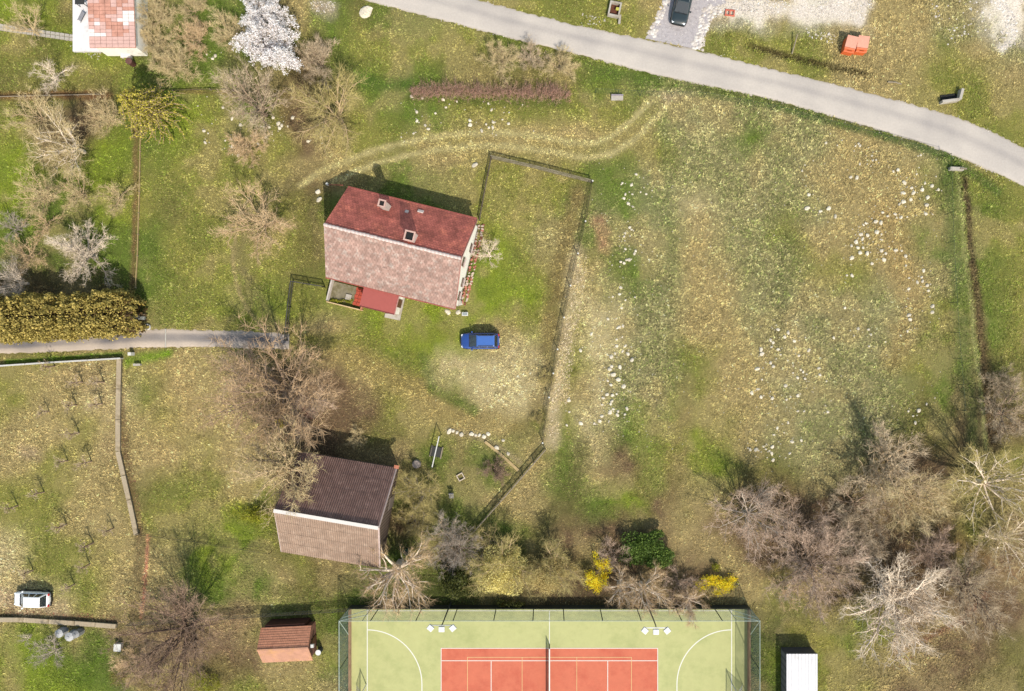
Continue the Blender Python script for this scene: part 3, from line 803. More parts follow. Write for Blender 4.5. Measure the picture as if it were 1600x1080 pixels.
def corr_roof(name, p00, p10, p01, m, parent, pitch=.22, amp=.04):
    """corrugated sheet as real folds"""
    p00, p10, p01 = map(Vector, (p00, p10, p01)); L = (p10-p00).length; U = (p10-p00)/L; W = p01-p00
    n = U.cross(W).normalized()
    if n.z < 0: n = -n
    k = int(L/pitch)*4; V = []; F = []
    R_ = 8
    for i in range(k+1):
        d = n*(amp*math.sin(i*math.pi/2)*.8)
        for j in range(R_+1):
            st = n*(.02*((j*3) % 2))
            V.append(p00+U*(L*i/k)+W*(j/R_)+d)
    for i in range(k):
        for j in range(R_): F.append((i*(R_+1)+j, (i+1)*(R_+1)+j, (i+1)*(R_+1)+j+1, i*(R_+1)+j+1))
    mb = MB(); mb.add(V, F); return mb.build(name, m, parent)

def build_barn():
    EZ, RZ = 3.0, 7.0
    C, rz, L, Wd = roof_frame((478,710), (622,729), (428,858), (589,890), EZ)
    t = thing('barn', 'wooden barn with dark corrugated roof and white ridge cap under a bare tree', 'barn', (C.x, C.y, 0), rz)
    hl, hw = L/2, Wd/2
    wood = mat('barn_wood', A(120, 100, 84), .9, var=.25, scale=4)
    x, y = hl-.3, hw-.5
    MB().add([(-x, -y, -.1), (x, -y, -.1), (x, y, -.1), (-x, y, -.1), (-x, -y, EZ+.2), (x, -y, EZ+.2), (x, y, EZ+.2), (-x, y, EZ+.2), (-x, 0, RZ-.3), (x, 0, RZ-.3)],
             [(3, 2, 1, 0), (0, 1, 5, 4), (2, 3, 7, 6), (1, 2, 6, 9, 5), (3, 0, 4, 8, 7)]).build('wall', wood, t)
    for i in range(26):
        yy = -y+.15+i*(2*y-.3)/25; zt = EZ+.2+(RZ-.5-EZ)*(1-abs(yy)/y)
        MB().box((x+.03, yy, zt/2), (.05, .26, zt-.1)).build('plank', wood, t)
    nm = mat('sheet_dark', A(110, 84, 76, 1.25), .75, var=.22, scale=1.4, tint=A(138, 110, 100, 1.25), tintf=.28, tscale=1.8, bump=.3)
    sm = mat('sheet_sunlit', A(170, 142, 122, 2.25), .8, var=.18, scale=1.2, tint=A(192, 166, 146, 2.25), tintf=.3, tscale=1.3, bump=.3)  # paler copy of the sheet colour, sunlight painted into the south slope
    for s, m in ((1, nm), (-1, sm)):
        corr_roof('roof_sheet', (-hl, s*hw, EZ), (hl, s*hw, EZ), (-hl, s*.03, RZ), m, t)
        # sheet laps
        for j in (1, 2, 3):
            f = j/4; z = EZ+(RZ-EZ)*f+.05; yy = s*hw*(1-f)
            MB().box((0, yy, z), (2*hl-.02, .03, .006), rx=-s*math.atan2(RZ-EZ, hw)).build('sheet_lap', m, t)
    # lengthwise battens over the sunlit slope
    MB().box((0, 0, RZ+.1), (2*hl+.1, .36, .08)).build('ridge_cap', mat('cap_white', A(244, 236, 228), .6, var=.06), t)
    for s in (-1, 1):
        MB().slab([(hl-.02, s*hw, EZ-.05), (hl+.12, s*hw, EZ-.05), (hl+.12, 0, RZ-.05), (hl-.02, 0, RZ-.05)][::s], .16).build('bargeboard', mat('board_pale', A(214, 190, 182), .7), t)
    MB().slab([(-hl-.10, -hw, EZ-.05), (-hl+.02, -hw, EZ-.05), (-hl+.02, 0, RZ-.05), (-hl-.10, 0, RZ-.05)][::-1], .14).build('bargeboard', mat('board_pale', (.5, .5, .5)), t)
    o = MB().box((hl+.05, hw+.1, EZ), (.5, .35, .12)).build('gutter_end', mat('terracotta', A(206, 130, 100), .8), t)
    MB().box((x+.08, 1.2, 1.1), (.06, 1.4, 2.1)).build('door', mat('door_grey', A(130, 116, 104), .8, var=.2), t)
build_barn()

def build_shed():
    EZ, RZ = 1.9, 3.1
    C, rz, L, Wd = roof_frame((412,981), (490,978), (406,1034), (485,1033), EZ)
    t = thing('garden_shed', 'small wooden garden shed with rusty brown gable roof', 'shed', (C.x, C.y, 0), rz+.02)
    hl, hw = L/2, Wd/2; w = mat('shed_wood', A(150, 104, 84), .85, var=.2)
    x, y = hl-.2, hw-.25
    MB().add([(-x, -y, -.1), (x, -y, -.1), (x, y, -.1), (-x, y, -.1), (-x, -y, EZ), (x, -y, EZ), (x, y, EZ), (-x, y, EZ), (-x, 0, RZ-.15), (x, 0, RZ-.15)],
             [(3, 2, 1, 0), (0, 1, 5, 4), (2, 3, 7, 6), (1, 2, 6, 9, 5), (3, 0, 4, 8, 7)]).build('wall', w, t)
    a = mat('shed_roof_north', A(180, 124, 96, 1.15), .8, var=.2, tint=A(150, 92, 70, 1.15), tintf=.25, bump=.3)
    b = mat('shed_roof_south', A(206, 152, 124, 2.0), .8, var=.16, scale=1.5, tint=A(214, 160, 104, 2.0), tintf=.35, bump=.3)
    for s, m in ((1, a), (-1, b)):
        tile_slope('roof_tiles', (-hl, s*hw, EZ), (hl, s*hw, EZ), (-hl, 0, RZ), 9, 22, m, t, thick=.02)
        q = [(-hl, s*hw, EZ-.08), (hl, s*hw, EZ-.08), (hl, 0, RZ-.08), (-hl, 0, RZ-.08)]
        MB().slab(q if s < 0 else [q[1], q[0], q[3], q[2]], .05).build('roof', a, t)
    MB().box((0, 0, RZ+.02), (2*hl, .16, .06)).build('ridge_cap', b, t)
    MB().box((-.2, hw-.05, .9), (L*.8, .5, 1.7)).build('back_box', mat('shed_dark', A(90, 50, 36), .85), t)  # low dark box along the back of the shed
    MB().box((x+.03, -.2, .9), (.05, .8, 1.7)).build('door', mat('door_brown', (.1, .1, .1)), t)
    MB().box((hl+.02, -.3, 1.9), (.3, .35, .25)).build('wall_lamp', mat('lamp_white', (.8, .8, .8)), t)
    c = at(497, 1020, .9)
    t2 = thing('water_barrel', 'white lidded water barrel at the corner of the brown garden shed', 'barrel', (c.x, c.y, 0))
    MB().tube((0, 0, 0), (0, 0, .85), .26, .28, n=14).build('body', mat('barrel_blue', A(80, 90, 100), .5), t2)
    MB().tube((0, 0, .85), (0, 0, .9), .3, n=14).build('lid', mat('lamp_white', (.8, .8, .8)), t2)
build_shed()

def build_northwest():
    z = 2.6
    a, b, c, d = at(140, -60, z), at(212, -60, z), at(140, 74, z+.0), at(211, 76, z)
    C = (a+b+c+d)/4; rz = 0.0
    t = thing('cottage', 'cottage with patched red and white roof at the top left', 'cottage', (C.x, C.y, 0))
    hl, hw = (b-a).length/2, (a-c).length/2
    MB().box((0, 0, 1.25), (2*hl-.5, 2*hw-.5, 2.5)).build('wall', mat('plaster_white', (.8, .8, .8)), t)
    rm = mat('patched_roof', A(206, 150, 130, 1.9), .85, var=.3, scale=1.3, island=.25, bump=.3)
    wm = mat('patch_white', A(250, 240, 234, 1.9), .7, var=.08); pm = mat('patch_pink', A(226, 184, 172, 1.9), .75, var=.1)
    # gently falling roof built of sheets, each its own piece
    pr = MB().slab([(-hl, -hw, z-.12), (hl, -hw, z-.12), (hl, hw, z+.5), (-hl, hw, z+.5)], .06).build('roof', rm, t)
    nx, ny = 8, 24
    tilt = math.atan2(.62, 2*hw)
    for j in range(ny):
        for i in range(nx):
            x = -hl+(i+.5)*2*hl/nx; y = -hw+(j+.5)*2*hw/ny; zz = z-.02+.62*(y+hw)/(2*hw)
            q = vnoise(i*.5, j*.35, 1.0, 77)+.25*(i < 2)+rnd.uniform(-.12, .12)
            m = pm if j < 3 else (wm if q > .78 else (pm if q > .55 else rm))
            MB().box((x, y, zz+rnd.uniform(0, .03)), (2*hl/nx-.03, 2*hw/ny-.03, .04), rx=tilt).build('roof_sheet', m, pr)
    c = at(128, 10); 
    o = MB().box((0, 0, .1), (2.9, 11.0, .3)).build('patio', mat('patio_white', A(250, 246, 246, 2.0), .8, var=.05, tint=A(226, 220, 216, 2.0), tintf=.25))
    q0, q1 = at(116, 82), at(176, 82); o.location = (q0.x+1.45, q0.y+5.5, 0)
    tag(o, 'white paved patio along the western side of the cottage', 'patio')
    o = MB().box((0, 0, .1), (3.4, .55, .24)).build('apron', mat('patio_white', (.8, .8, .8))); o.location = (q0.x+2.9+1.7, q0.y+.3, 0)
    tag(o, 'narrow white paved strip in front of the patched cottage roof', 'paving')
    # dark folded parasol and table on the patio
    p = at(131, 6, .3)
    t = thing('garden_table', 'dark garden table on the white patio of the cottage', 'table', (p.x, p.y, .25))
    dk = mat('dark_wood', A(62, 60, 58), .6)
    MB().box((0, 0, .72), (1.0, .8, .05)).build('table_top', dk, t)
    for sx in (-.4, .4):
        for sy in (-.3, .3): MB().box((sx, sy, .35), (.06, .06, .7)).build('leg', dk, t)
    p = at(129, 27, .3)
    t = thing('deck_chair', 'folded grey deck chair leaning on the white patio', 'chair', (p.x, p.y, .25), -.7)
    for s in (-.22, .22): MB().tube((s, -.6, .05), (s, .6, .4), .025, n=6).build('frame', dk, t)
    MB().slab([(-.2, -.5, .1), (.2, -.5, .1), (.2, .5, .38), (-.2, .5, .38)], .02).build('seat', mat('cloth_grey', A(150, 150, 156), .9), t)
    # garden path of slabs running west
    t = thing('slab_path', 'pale slab footpath leading west from the white patio', 'path', at(55, 50))
    c0 = at(55, 50); i = 0; proto = None
    a0, a1 = at(-60, 34), at(116, 60); n = 24
    for k in range(n):
        for s in (-1, 1):
            p = a0.lerp(a1, (k+.5)/n)-c0
            if proto is None: proto = MB().box((0, 0, 0), (.46, .34, .07)).build('slab', conc, t, bevel=.01); o = proto
            else: o = proto.copy(); COL.objects.link(o); o.parent = t
            o.location = (p.x, p.y+s*.19, .03+rnd.uniform(0, .02)); o.rotation_euler = (0, 0, -.14+rnd.uniform(-.04, .04))
    # things standing south of the cottage
    p = at(200, 90)
    t = thing('bench', 'white bench standing below the cottage roof edge', 'bench', (p.x, p.y, 0))
    MB().box((0, 0, .42), (1.1, .4, .05)).build('seat', wm, t)
    for s in (-.45, .45): MB().box((s, 0, .2), (.08, .36, .4)).build('leg', wm, t)
    p = at(209, 101)
    t = thing('rain_barrel', 'brown rain barrel beside the yellow green conifer', 'barrel', (p.x, p.y, 0))
    MB().tube((0, 0, 0), (0, 0, .9), .3, .34, n=12).build('body', mat('barrel_brown', A(96, 62, 54), .6), t)
    MB().tube((0, 0, .9), (0, 0, .93), .36, n=12).build('lid', mat('barrel_brown2', A(120, 84, 74), .6), t)
build_northwest()

def build_container():
    z = 1.7
    a = at(1229, 1022, z); b = at(1277, 1022, z)
    L = b.x-a.x; D = 6.2
    t = thing('white_shed', 'flat white roofed storage shed with dark walls right of the court', 'shed', ((a.x+b.x)/2, a.y-D/2, 0))
    w = mat('shed_grey_wall', A(96, 96, 100), .7)
    MB().box((0, 0, z/2-.04), (L-.02, D-.02, z-.06)).build('wall', w, t)
    wr = mat('sheet_white', A(236, 234, 238), .5, var=.07, scale=1.2, tint=A(214, 212, 212), tintf=.2)
    r = MB().box((0, 0, z), (L+.02, D+.04, .08)).build('roof', wr, t)
    for i in range(9): MB().box((-L/2+.2+i*(L-.4)/8, 0, z+.05), (.05, D, .035)).build('roof_rib', wr, r)
    for i in range(8): MB().box((-L/2-.015, -D/2+.4+i*.76, z/2-.05), (.03, .62, z-.2)).build('plank', mat('plank_grey', A(150, 148, 146), .8), t)
build_container()

# ------------------------------------------------------------------ fences
def fence(name, label, pts, h, sp, pm, panel=None, pr=.05, cat='fence', rails=(), rm=None, capm=None, square=False, base=None, panel_t=.02):
    w = [at(*p) for p in pts]
    o0 = w[0].copy(); t = thing(name, label, cat, (o0.x, o0.y, 0))
    w = [p-o0 for p in w]; proto = None; capo = None
    for a, b in zip(w[:-1], w[1:]):
        L = (b-a).length; n = max(1, round(L/sp)); ang = math.atan2(b.y-a.y, b.x-a.x); mid = (a+b)/2
        for k in range(n+(b is w[-1])):
            p = a.lerp(b, k/n)
            if proto is None:
                mb = MB()
                if square: mb.box((0, 0, h/2), (pr*2, pr*2, h+.06))
                else: mb.tube((0, 0, -.1), (0, 0, h+.05), pr)
                proto = mb.build('post', pm, t); o = proto
                if capm: capo = MB().tube((0, 0, h+.05), (0, 0, h+.12), pr*2.0, pr*1.6, n=8).build('post_cap', capm, proto)
            else:
                o = proto.copy(); COL.objects.link(o); o.parent = t
                if capo: c = capo.copy(); COL.objects.link(c); c.parent = o
            o.location = (p.x, p.y, 0)
        for z, th, wd in rails: MB().box((mid.x, mid.y, z), (L, wd, th), rz=ang).build('rail', rm or pm, t)
        if panel: MB().box((mid.x, mid.y, h/2+.04), (L-.02, panel_t, h-.1), rz=ang).build('mesh_panel', panel, t)
        if base: MB().box((mid.x, mid.y, .08), (L+.1, .18, .3), rz=ang).build('plinth', base, t)
    return t
wood_dk = mat('old_wood_dark', A(96, 80, 62), .9, var=.25); wood_gr = mat('old_wood_grey', A(160, 146, 124), .9, var=.22)
iron = mat('iron_dark', A(58, 54, 48), .6); whitep = mat('post_white', A(240, 238, 230), .6, var=.05)
netb = mat_net('garden_mesh', A(190, 178, 150), .3); netp = mat_net('pale_mesh', A(206, 186, 150), .85); netg = mat_net('green_mesh', A(110, 136, 96), .05)
fence('garden_fence', 'low pale topped mesh fence along the northern edge of the house garden', [(768,247),(830,261),(925,285)], .9, 2.4, wood_gr, netb, rails=((.92, .07, .09),), rm=conc_d, base=conc_d)
fence('garden_fence', 'dark wooden fence running from the garden corner to the house', [(768,249),(758,300),(750,345)], .9, 1.8, wood_dk, netb, rails=((.3, .08, .04), (.8, .1, .06)), square=True)
fence('posted_fence', 'long dark mesh fence with white capped posts beside the meadow', [(925,287),(914,349),(891,448),(871,546),(858,620),(848,690)], 1.15, 3.5, iron, mat_net('dark_mesh', A(84, 80, 62), .24), capm=whitep, rails=((1.12, .04, .04), (.35, .03, .03)), rm=wood_dk)
fence('rail_fence', 'dark two rail fence west of the house at the driveway end', [(508,449),(460,441),(455,480),(450,532)], 1.1, 2.0, iron, mat_net('dark_mesh', (.03, .03, .03), .6), rails=((1.08, .06, .08), (.45, .08, .05)), rm=mat('rail_dark', A(88, 84, 78), .6), square=True)
fence('wooden_fence', 'weathered grey fence running diagonally from meadow corner to the barn trees', [(852,702),(800,762),(740,830),(692,882)], .95, 2.2, wood_gr, mat_net('thin_pale', A(190, 170, 140), .3), rails=((.9, .07, .1), (.25, .12, .06)), rm=wood_gr, square=True)
def low_wall(label, pts, h, w_, step, m, m2):
    P = [at(*p) for p in pts]; o0 = P[0].copy(); t = thing('low_wall', label, 'wall', (o0.x, o0.y, 0)); P = [p-o0 for p in P]
    for a, b in zip(P[:-1], P[1:]):
        L = (b-a).length; n = max(1, round(L/step)); ang = math.atan2(b.y-a.y, b.x-a.x)
        for k in range(n):
            c = a.lerp(b, (k+.5)/n); sl = MB().box((0, 0, h-.05), (L/n-.05, w_, .10)).build('coping_slab', m, t, bevel=.015)
            sl.location = (c.x, c.y, rnd.uniform(-.01, .01)); sl.rotation_euler = (0, 0, ang+rnd.uniform(-.008, .008))
        c = (a+b)/2; MB().box((c.x, c.y, h/2-.1), (L, w_-.12, h-.06), rz=ang).build('footing', m2, t)
wall_tan = mat('wall_tan', A(196, 178, 150), .92, var=.2, scale=2, bump=.4, tint=A(160, 142, 112), tintf=.4, tscale=1.3)
low_wall('pale weathered low wall along the eastern side of the young orchard', [(189,560),(187,655),(187,705),(204,780),(216,835)], .38, .5, 3.0, wall_tan, conc_d)
low_wall('pale weathered low wall along the southern side of the young orchard', [(-60,966),(40,967),(120,972),(184,977)], .38, .5, 3.0, wall_tan, conc_d)
fence('orchard_fence', 'low whitish concrete fence between driveway and young orchard', [(-60,577),(0,572),(90,566),(193,560)], .55, 3.5, conc, netp, rails=((.5, .08, .16), (.1, .2, .14)), rm=mat('coping_white', A(230, 228, 222), .85, var=.1))
fence('boundary_rail', 'thin weathered rail between cottage garden and bare fruit trees', [(0,153),(80,151),(165,149)], .35, 3.0, wood_gr, rails=((.33, .06, .08),), rm=wood_gr)
fence('boundary_rail', 'thin weathered rail from the conifer across to the brown tree', [(272,143),(330,141),(400,146)], .35, 3.0, wood_gr, rails=((.33, .06, .06),), rm=wood_dk)
fence('edging_boards', 'pale edging boards along the brown strip east of the fruit trees', [(221,205),(219,300),(216,400),(213,450)], .22, 2.6, wood_gr, rails=((.16, .14, .07),), rm=mat('edging_tan', A(196, 170, 120), .85, var=.25))
fence('meadow_fence', 'thin green wire fence along the road side of the meadow', [(930,146),(1000,150),(1100,152),(1205,172),(1335,207),(1474,246)], 1.4, 3.2, mat('post_green', A(70, 88, 66), .6), netg, pr=.03, rails=((1.4, .02, .02),))
fence('meadow_fence', 'green mesh fence along the eastern side of the stony meadow', [(1474,246),(1478,380),(1486,520),(1496,640)], 1.5, 3.2, mat('post_green', (.1, .1, .1)), netg, pr=.03, rails=((1.5, .02, .02),))
fence('court_side_fence', 'low wire fence between the grass strip and the garden shed', [(205,972),(300,966),(420,958),(545,950)], 1.0, 3.5, iron, netb, pr=.03, rails=((1.0, .03, .03),))
fence('barn_fence', 'low wire fence in the grass south of the barn', [(219,832),(300,842),(425,862)], .9, 3.2, iron, mat_net('thin_mesh', A(120, 110, 90), .15), pr=.03, rails=((.9, .02, .02),))

# ------------------------------------------------------------------ stones: traced one by one
S8 = "497,28 535,30 245,133 235,215 315,232 365,215 405,265 820,60 865,92 928,103 988,78 945,65 1025,103 815,122 875,122 860,162 815,175 790,190 962,150 955,195 690,240 720,262 765,250 775,270 800,270 838,267 950,248 590,305 648,295 680,300 575,315 655,357 560,372 598,377 683,372 685,405 503,440 530,418 568,400 540,452 572,452 598,487 682,470 710,487 698,525 625,548 768,468 805,470 828,503 830,560 505,515 555,482 850,635 925,630 937,590 900,662 930,655 958,680 848,700 965,712 475,618 505,620 462,815 990,805 990,840 850,858 855,885"
S8b = "395,995 605,945 620,975 543,940 707,1020 608,1045 840,955"
S8c = "100,990 120,965 15,1010 60,945 30,1025 20,1050 60,1065 158,1015 245,1070"
S4 = "75,55 118,90 245,30 185,60 15,105 30,125 150,165 197,147 212,160 232,173 178,195 222,200 305,137 312,177 352,215 105,242 25,317 110,325 180,302 135,310 345,362 360,400 178,396 218,397 55,497 97,525 35,538 120,465 200,572 145,580 25,610 8,635 22,650 30,690 130,650"
S4b = "955,352 845,396 908,392 873,425 887,466"
S3 = "1445,285 1480,262 1500,310 1505,205 1480,140 1500,25 1505,50 1470,573 1435,627 1470,627 1515,610 1530,625"
S3b = "600,125 650,130 587,142 620,48 665,35 697,50 722,85 598,68 610,175 640,205 577,213 595,237 673,245 548,315 572,295 605,300 630,292 600,335 595,352 543,357 610,382 590,402 638,395 635,418 680,415 692,380 540,425 528,455 495,470 330,480 343,330 413,30 345,400 415,470"
S7 = "748,10 665,62 720,75 683,130 675,155 725,130 775,117 808,128 700,185 727,205 710,330 720,343 683,365 675,385 680,410 683,460 745,472 737,488 655,537 675,545 692,525 707,525 655,692 648,733 607,748 683,768 660,815 740,750 630,880 645,930 668,925 637,935 665,990 630,1005 632,1045 680,1045 413,1070 478,972 578,882"
S2 = "876,828 950,805 1037,777 1020,757 970,730 968,675 1082,683 1145,648 938,583 1003,592 1128,602 1210,612 1400,625 1418,663 1290,727 1290,755 1387,750 1430,738 1427,768 1403,770 1485,722 1522,747 1525,680 1360,790"
S2b = "222,710 135,745 155,757 142,773 192,763 315,853 393,830 60,828 47,765 15,870 80,768 105,710 -143,883 -121,905 -58,880 -106,935 -185,848 -150,840 -121,825 -93,755 -143,715"
S1 = "1247,330 1283,355 1298,337 1345,650 1193,640 1230,790 1255,805 1237,860"
S4n = "527,880 545,868 553,880 348,862 222,995 205,1032 625,940 630,968 650,965 553,990 755,1035 783,1025 895,1050 920,935"
SETS = [(S8, 1200, 270, 'pale fieldstone in the north-eastern corner of the stony meadow', 'fieldstones in the north-eastern meadow', .9),
        (S8b, 1200, 270, 'pale fieldstone in the thin line across the middle of the meadow', 'fieldstones mid meadow', .7),
        (S8c+' ', 1200, 270, 'whitish fieldstone at the top of the central meadow scatter', 'fieldstones, top of central scatter', .8),
        (S4, 1200, 540, 'whitish fieldstone in the loose central scatter of the stony meadow', 'fieldstones, central scatter', .8),
        (S4b, 1200, 540, 'pale stone in the small cluster above the brown thicket', 'stones above the thicket', .85),
        (S3, 800, 540, 'round stone on the western fringe of the stony meadow', 'stones on the meadow fringe', .9),
        (S3b, 800, 540, 'white stone in the heaps lying in the narrow green meadow', 'stones in the narrow meadow heaps', 1.0),
        (S7, 800, 270, 'small pale stone in the north-south row across the narrow meadow', 'stones in the narrow meadow row', .7),
        (S2, 400, 0, 'white stone in the grass between purple hedge and dirt track', 'stones north of the dirt track', .8),
        (S2b, 400, 0, 'pale stone under the brown and khaki trees', 'stones under the khaki tree', .8),
        (S1, 0, 0, 'pale stone in the grass near the yellow green conifer', 'stones near the conifer', .7),
        (S4n, 1200, 0, 'small pale stone in the meadow grass just below the road', 'stones below the road', .7)]
stone_m = mat('fieldstone', A(252, 240, 216), .9, var=.18, scale=3, bump=.4, tint=A(206, 192, 162), tintf=.35, tscale=4, objvar=.14)
def rock_mesh(seed):
    import bmesh
    bm = bmesh.new(); bmesh.ops.create_icosphere(bm, subdivisions=2, radius=1)
    r = random.Random(seed); o = Vector((r.random()*9, r.random()*9, r.random()*9))
    from mathutils import noise
    for v in bm.verts:
        k = 1+.42*noise.noise(v.co*1.1+o)+.14*noise.noise(v.co*3+o); v.co = Vector((v.co.x*k, v.co.y*k*.82, v.co.z*k*.6))
    me = bpy.data.meshes.new('stone'); bm.to_mesh(me); bm.free(); me.materials.append(stone_m); return me
ROCKS = [rock_mesh(i) for i in range(7)]
def put_stone(px, py, r, label, group=None, name='stone'):
    p = at(px, py); o = bpy.data.objects.new(name, rnd.choice(ROCKS)); COL.objects.link(o)
    o.location = (p.x, p.y, r*rnd.uniform(-.12, .12)+.02); o.scale = (r*rnd.uniform(.85, 1.25), r*rnd.uniform(.85, 1.25), r); o.rotation_euler = (0, 0, rnd.random()*6.28)
    return tag(o, label, 'stone', group)
ns = 0; rest = []
for s_, x0, y0, lab, grp, k in SETS:
    for q in s_.split():
        a, b = map(float, q.split(',')); r = rnd.uniform(.13, .28)*k
        put_stone(x0+a/3.857, y0+b/3.857, r, lab, grp); ns += 1
# countless little ones around them
def small_stones():
    V = []; F = []; k = 0
    me = ROCKS[0]
    base = np.array([(0,0,1),(.9,0,.1),(.28,.86,.1),(-.73,.53,.1),(-.73,-.53,.1),(.28,-.86,.1)]); FF = [(0,1,2),(0,2,3),(0,3,4),(0,4,5),(0,5,1)]
    for s_, x0, y0, lab, grp, kk in SETS:
        for q in s_.split():
            a, b = map(float, q.split(','))
            for _ in range(2):
                p = at(x0+a/3.857+rnd.gauss(0, 11), y0+b/3.857+rnd.gauss(0, 11)); r = rnd.uniform(.04, .10); an = rnd.random()*6
                for c in base:
                    j = rnd.uniform(.7, 1.3); V.append((p.x+(c[0]*math.cos(an)-c[1]*math.sin(an))*r*j, p.y+(c[0]*math.sin(an)+c[1]*math.cos(an))*r*j, c[2]*r*.8+.03))
                F += [tuple(i+k for i in f) for f in FF]; k += 6
    for _ in range(380):
        x, y = rnd.uniform(920, 1470), rnd.uniform(240, 720)
        p = at(x, y); r = rnd.uniform(.03, .075)
        if y < 170+.25*(x-1200): continue
        for c in base: V.append((p.x+c[0]*r, p.y+c[1]*r*rnd.uniform(.7, 1.2), c[2]*r+.03))
        F += [tuple(i+k for i in f) for f in FF]; k += 6
    tag(mesh_np('pebbles', V, F, stone_m), 'tiny pale stones strewn through the meadow grass', 'pebbles', kind='stuff')
small_stones()
# single marked stones and blocks
put_stone(572, 19, .62, 'large white boulder standing alone in the verge left of the road', name='boulder')
put_stone(742, 258, .34, 'round pale boulder beside the garden fence corner', name='boulder')
for i, (x, y, lab) in enumerate(((497,300,'pale stone at the top of the rubble west of the house'),(499,312,'pale stone at the foot of the rubble west of the house'),(700,488,'yellowish stone left of the porch side corner bed'),
        (716,488,'white stone at the southern corner of the house'))): put_stone(x, y, .3, lab)
# stone border line in the yard
bd = [(702,674),(708,673),(714,676),(721,679),(737,678),(743,680),(749,680),(756,682),(763,678),(786,688),(776,700),(794,709)]
for x, y in bd: put_stone(x, y, rnd.uniform(.16, .3), 'pale stone in the curved border of the yard east of the barn', 'stones of the yard border')
fence('path_edging', 'straight pale path edging from the stone border to the meadow corner', [(758,690),(785,712),(810,735)], .12, 2.2, wood_gr, rails=((.1, .1, .3),), rm=mat('edging_tan', (.4, .3, .2)))

# ------------------------------------------------------------------ road-side concrete pieces and small things
def frame_box(name, label, cat, px, py, lx, ly, h, rz, m, inner=None, th=.18):
    p = at(px, py); t = thing(name, label, cat, (p.x, p.y, 0), rz)
    for s in (-1, 1):
        MB().box((0, s*(ly/2-th/2), h/2), (lx, th, h)).build('side', m, t, bevel=.01)
        MB().box((s*(lx/2-th/2), 0, h/2), (th, ly-2*th-.01, h)).build('side', m, t, bevel=.01)
    if inner: MB().box((0, 0, .03), (lx-2*th-.02, ly-2*th-.02, .06)).build('floor_plate', inner, t)
    return t
cul = frame_box('culvert_box', 'square concrete culvert box with rusty inside on the upper verge', 'culvert', 960, 17, 1.3, 1.6, .5, -.2, conc, mat('rust', A(110, 62, 44), .9))
MB().box((.75, -.9, .2), (.25, .9, .3), rz=.1).build('wing', conc, cul); MB().box((.3, 0.05, .42), (.35, .3, .12)).build('marker', mat('marker_yellow', A(214, 206, 90), .6), cul)
t = thing('culvert_headwall', 'white concrete culvert headwall with dark opening above the road bend', 'culvert', at(1481, 155))
MB().box((.0, -.35, .3), (1.9, .28, .7), rz=.12).build('wall', conc, t, bevel=.02); MB().box((1.15, .35, .3), (.3, 1.2, .7), rz=-.25).build('wing', conc, t, bevel=.02)
MB().box((.05, .15, .02), (1.8, .7, .1), rz=.12).build('opening', mat('hole_black', (.01, .01, .01)), t)  # flat black slab stands in for the shade inside the culvert
t = thing('concrete_block', 'pale concrete block at the north-eastern corner of the meadow', 'block', at(1492, 265), -.05)
MB().box((0, 0, .22), (1.5, .35, .5)).build('block', conc, t, bevel=.03); MB().box((.65, 0, .5), (.7, .16, .08)).build('top_board', wood_gr, t)
t = thing('concrete_cover', 'pale concrete cover slab beside the upper meadow corner', 'cover', at(964, 154))
MB().box((0, 0, .12), (1.3, .5, .24)).build('slab', conc, t, bevel=.02); MB().box((0, .25, .3), (1.3, .1, .3)).build('back_edge', mat('stone_violet', A(170, 160, 170), .8), t)
t = thing('wooden_stake', 'leaning wooden stake in the grass left of the orange crates', 'stake', at(1237, 72))
MB().tube((0, -.9, .05), (.35, .9, .8), .08, .06, n=6).build('stake', wood_gr, t)
t = thing('driftwood_log', 'short pale log lying by the upper verge of the road', 'log', at(1398, 130))
MB().tube((-.8, .1, .1), (0, .05, .12), .09, .08, n=7).build('log', wood_gr, t); MB().tube((0, .05, .12), (.7, -.15, .1), .08, .05, n=7).build('branch', wood_gr, t)
# orange crates
def crate(px, py, lab, rz):
    t = thing('orange_crate', lab, 'crate', at(px, py), rz, 'orange crates in the grass')
    o = mat('crate_orange', A(232, 110, 56), .6, var=.1); lid = mat('crate_lid', A(238, 170, 146), .6, var=.1)
    MB().box((0, 0, .5), (1.15, 1.5, 1.0)).build('body', o, t, bevel=.04)
    MB().slab([(-.6, -.38, 1.02), (.6, -.38, 1.02), (.6, .82, 1.22), (-.6, .82, 1.22)], .06).build('lid', lid, t)
    MB().slab([(-.58, -.8, .82), (.58, -.8, .82), (.58, -.4, 1.02), (-.58, -.4, 1.02)], .05).build('front_flap', o, t)
    MB().box((0, -.7, .95), (.5, .08, .1)).build('handle', o, t)
crate(1323, 76, 'orange crate with pale lid, the left one of the pair above the road', -.22); crate(1341, 76, 'orange crate with pale lid, the right one of the pair above the road', -.12)
t = thing('red_pallet', 'small red frame lying by the gravel yard', 'frame', at(1140, 21), -.1)
for s in (-1, 1): MB().box((0, s*.28, .1), (1.1, .12, .12)).build('board', mat('crate_red', A(226, 120, 96), .7), t)
for k in range(3): MB().box((-.45+k*.45, 0, .17), (.12, .6, .05)).build('slat', mat('crate_red', (.5, .1, .1)), t)
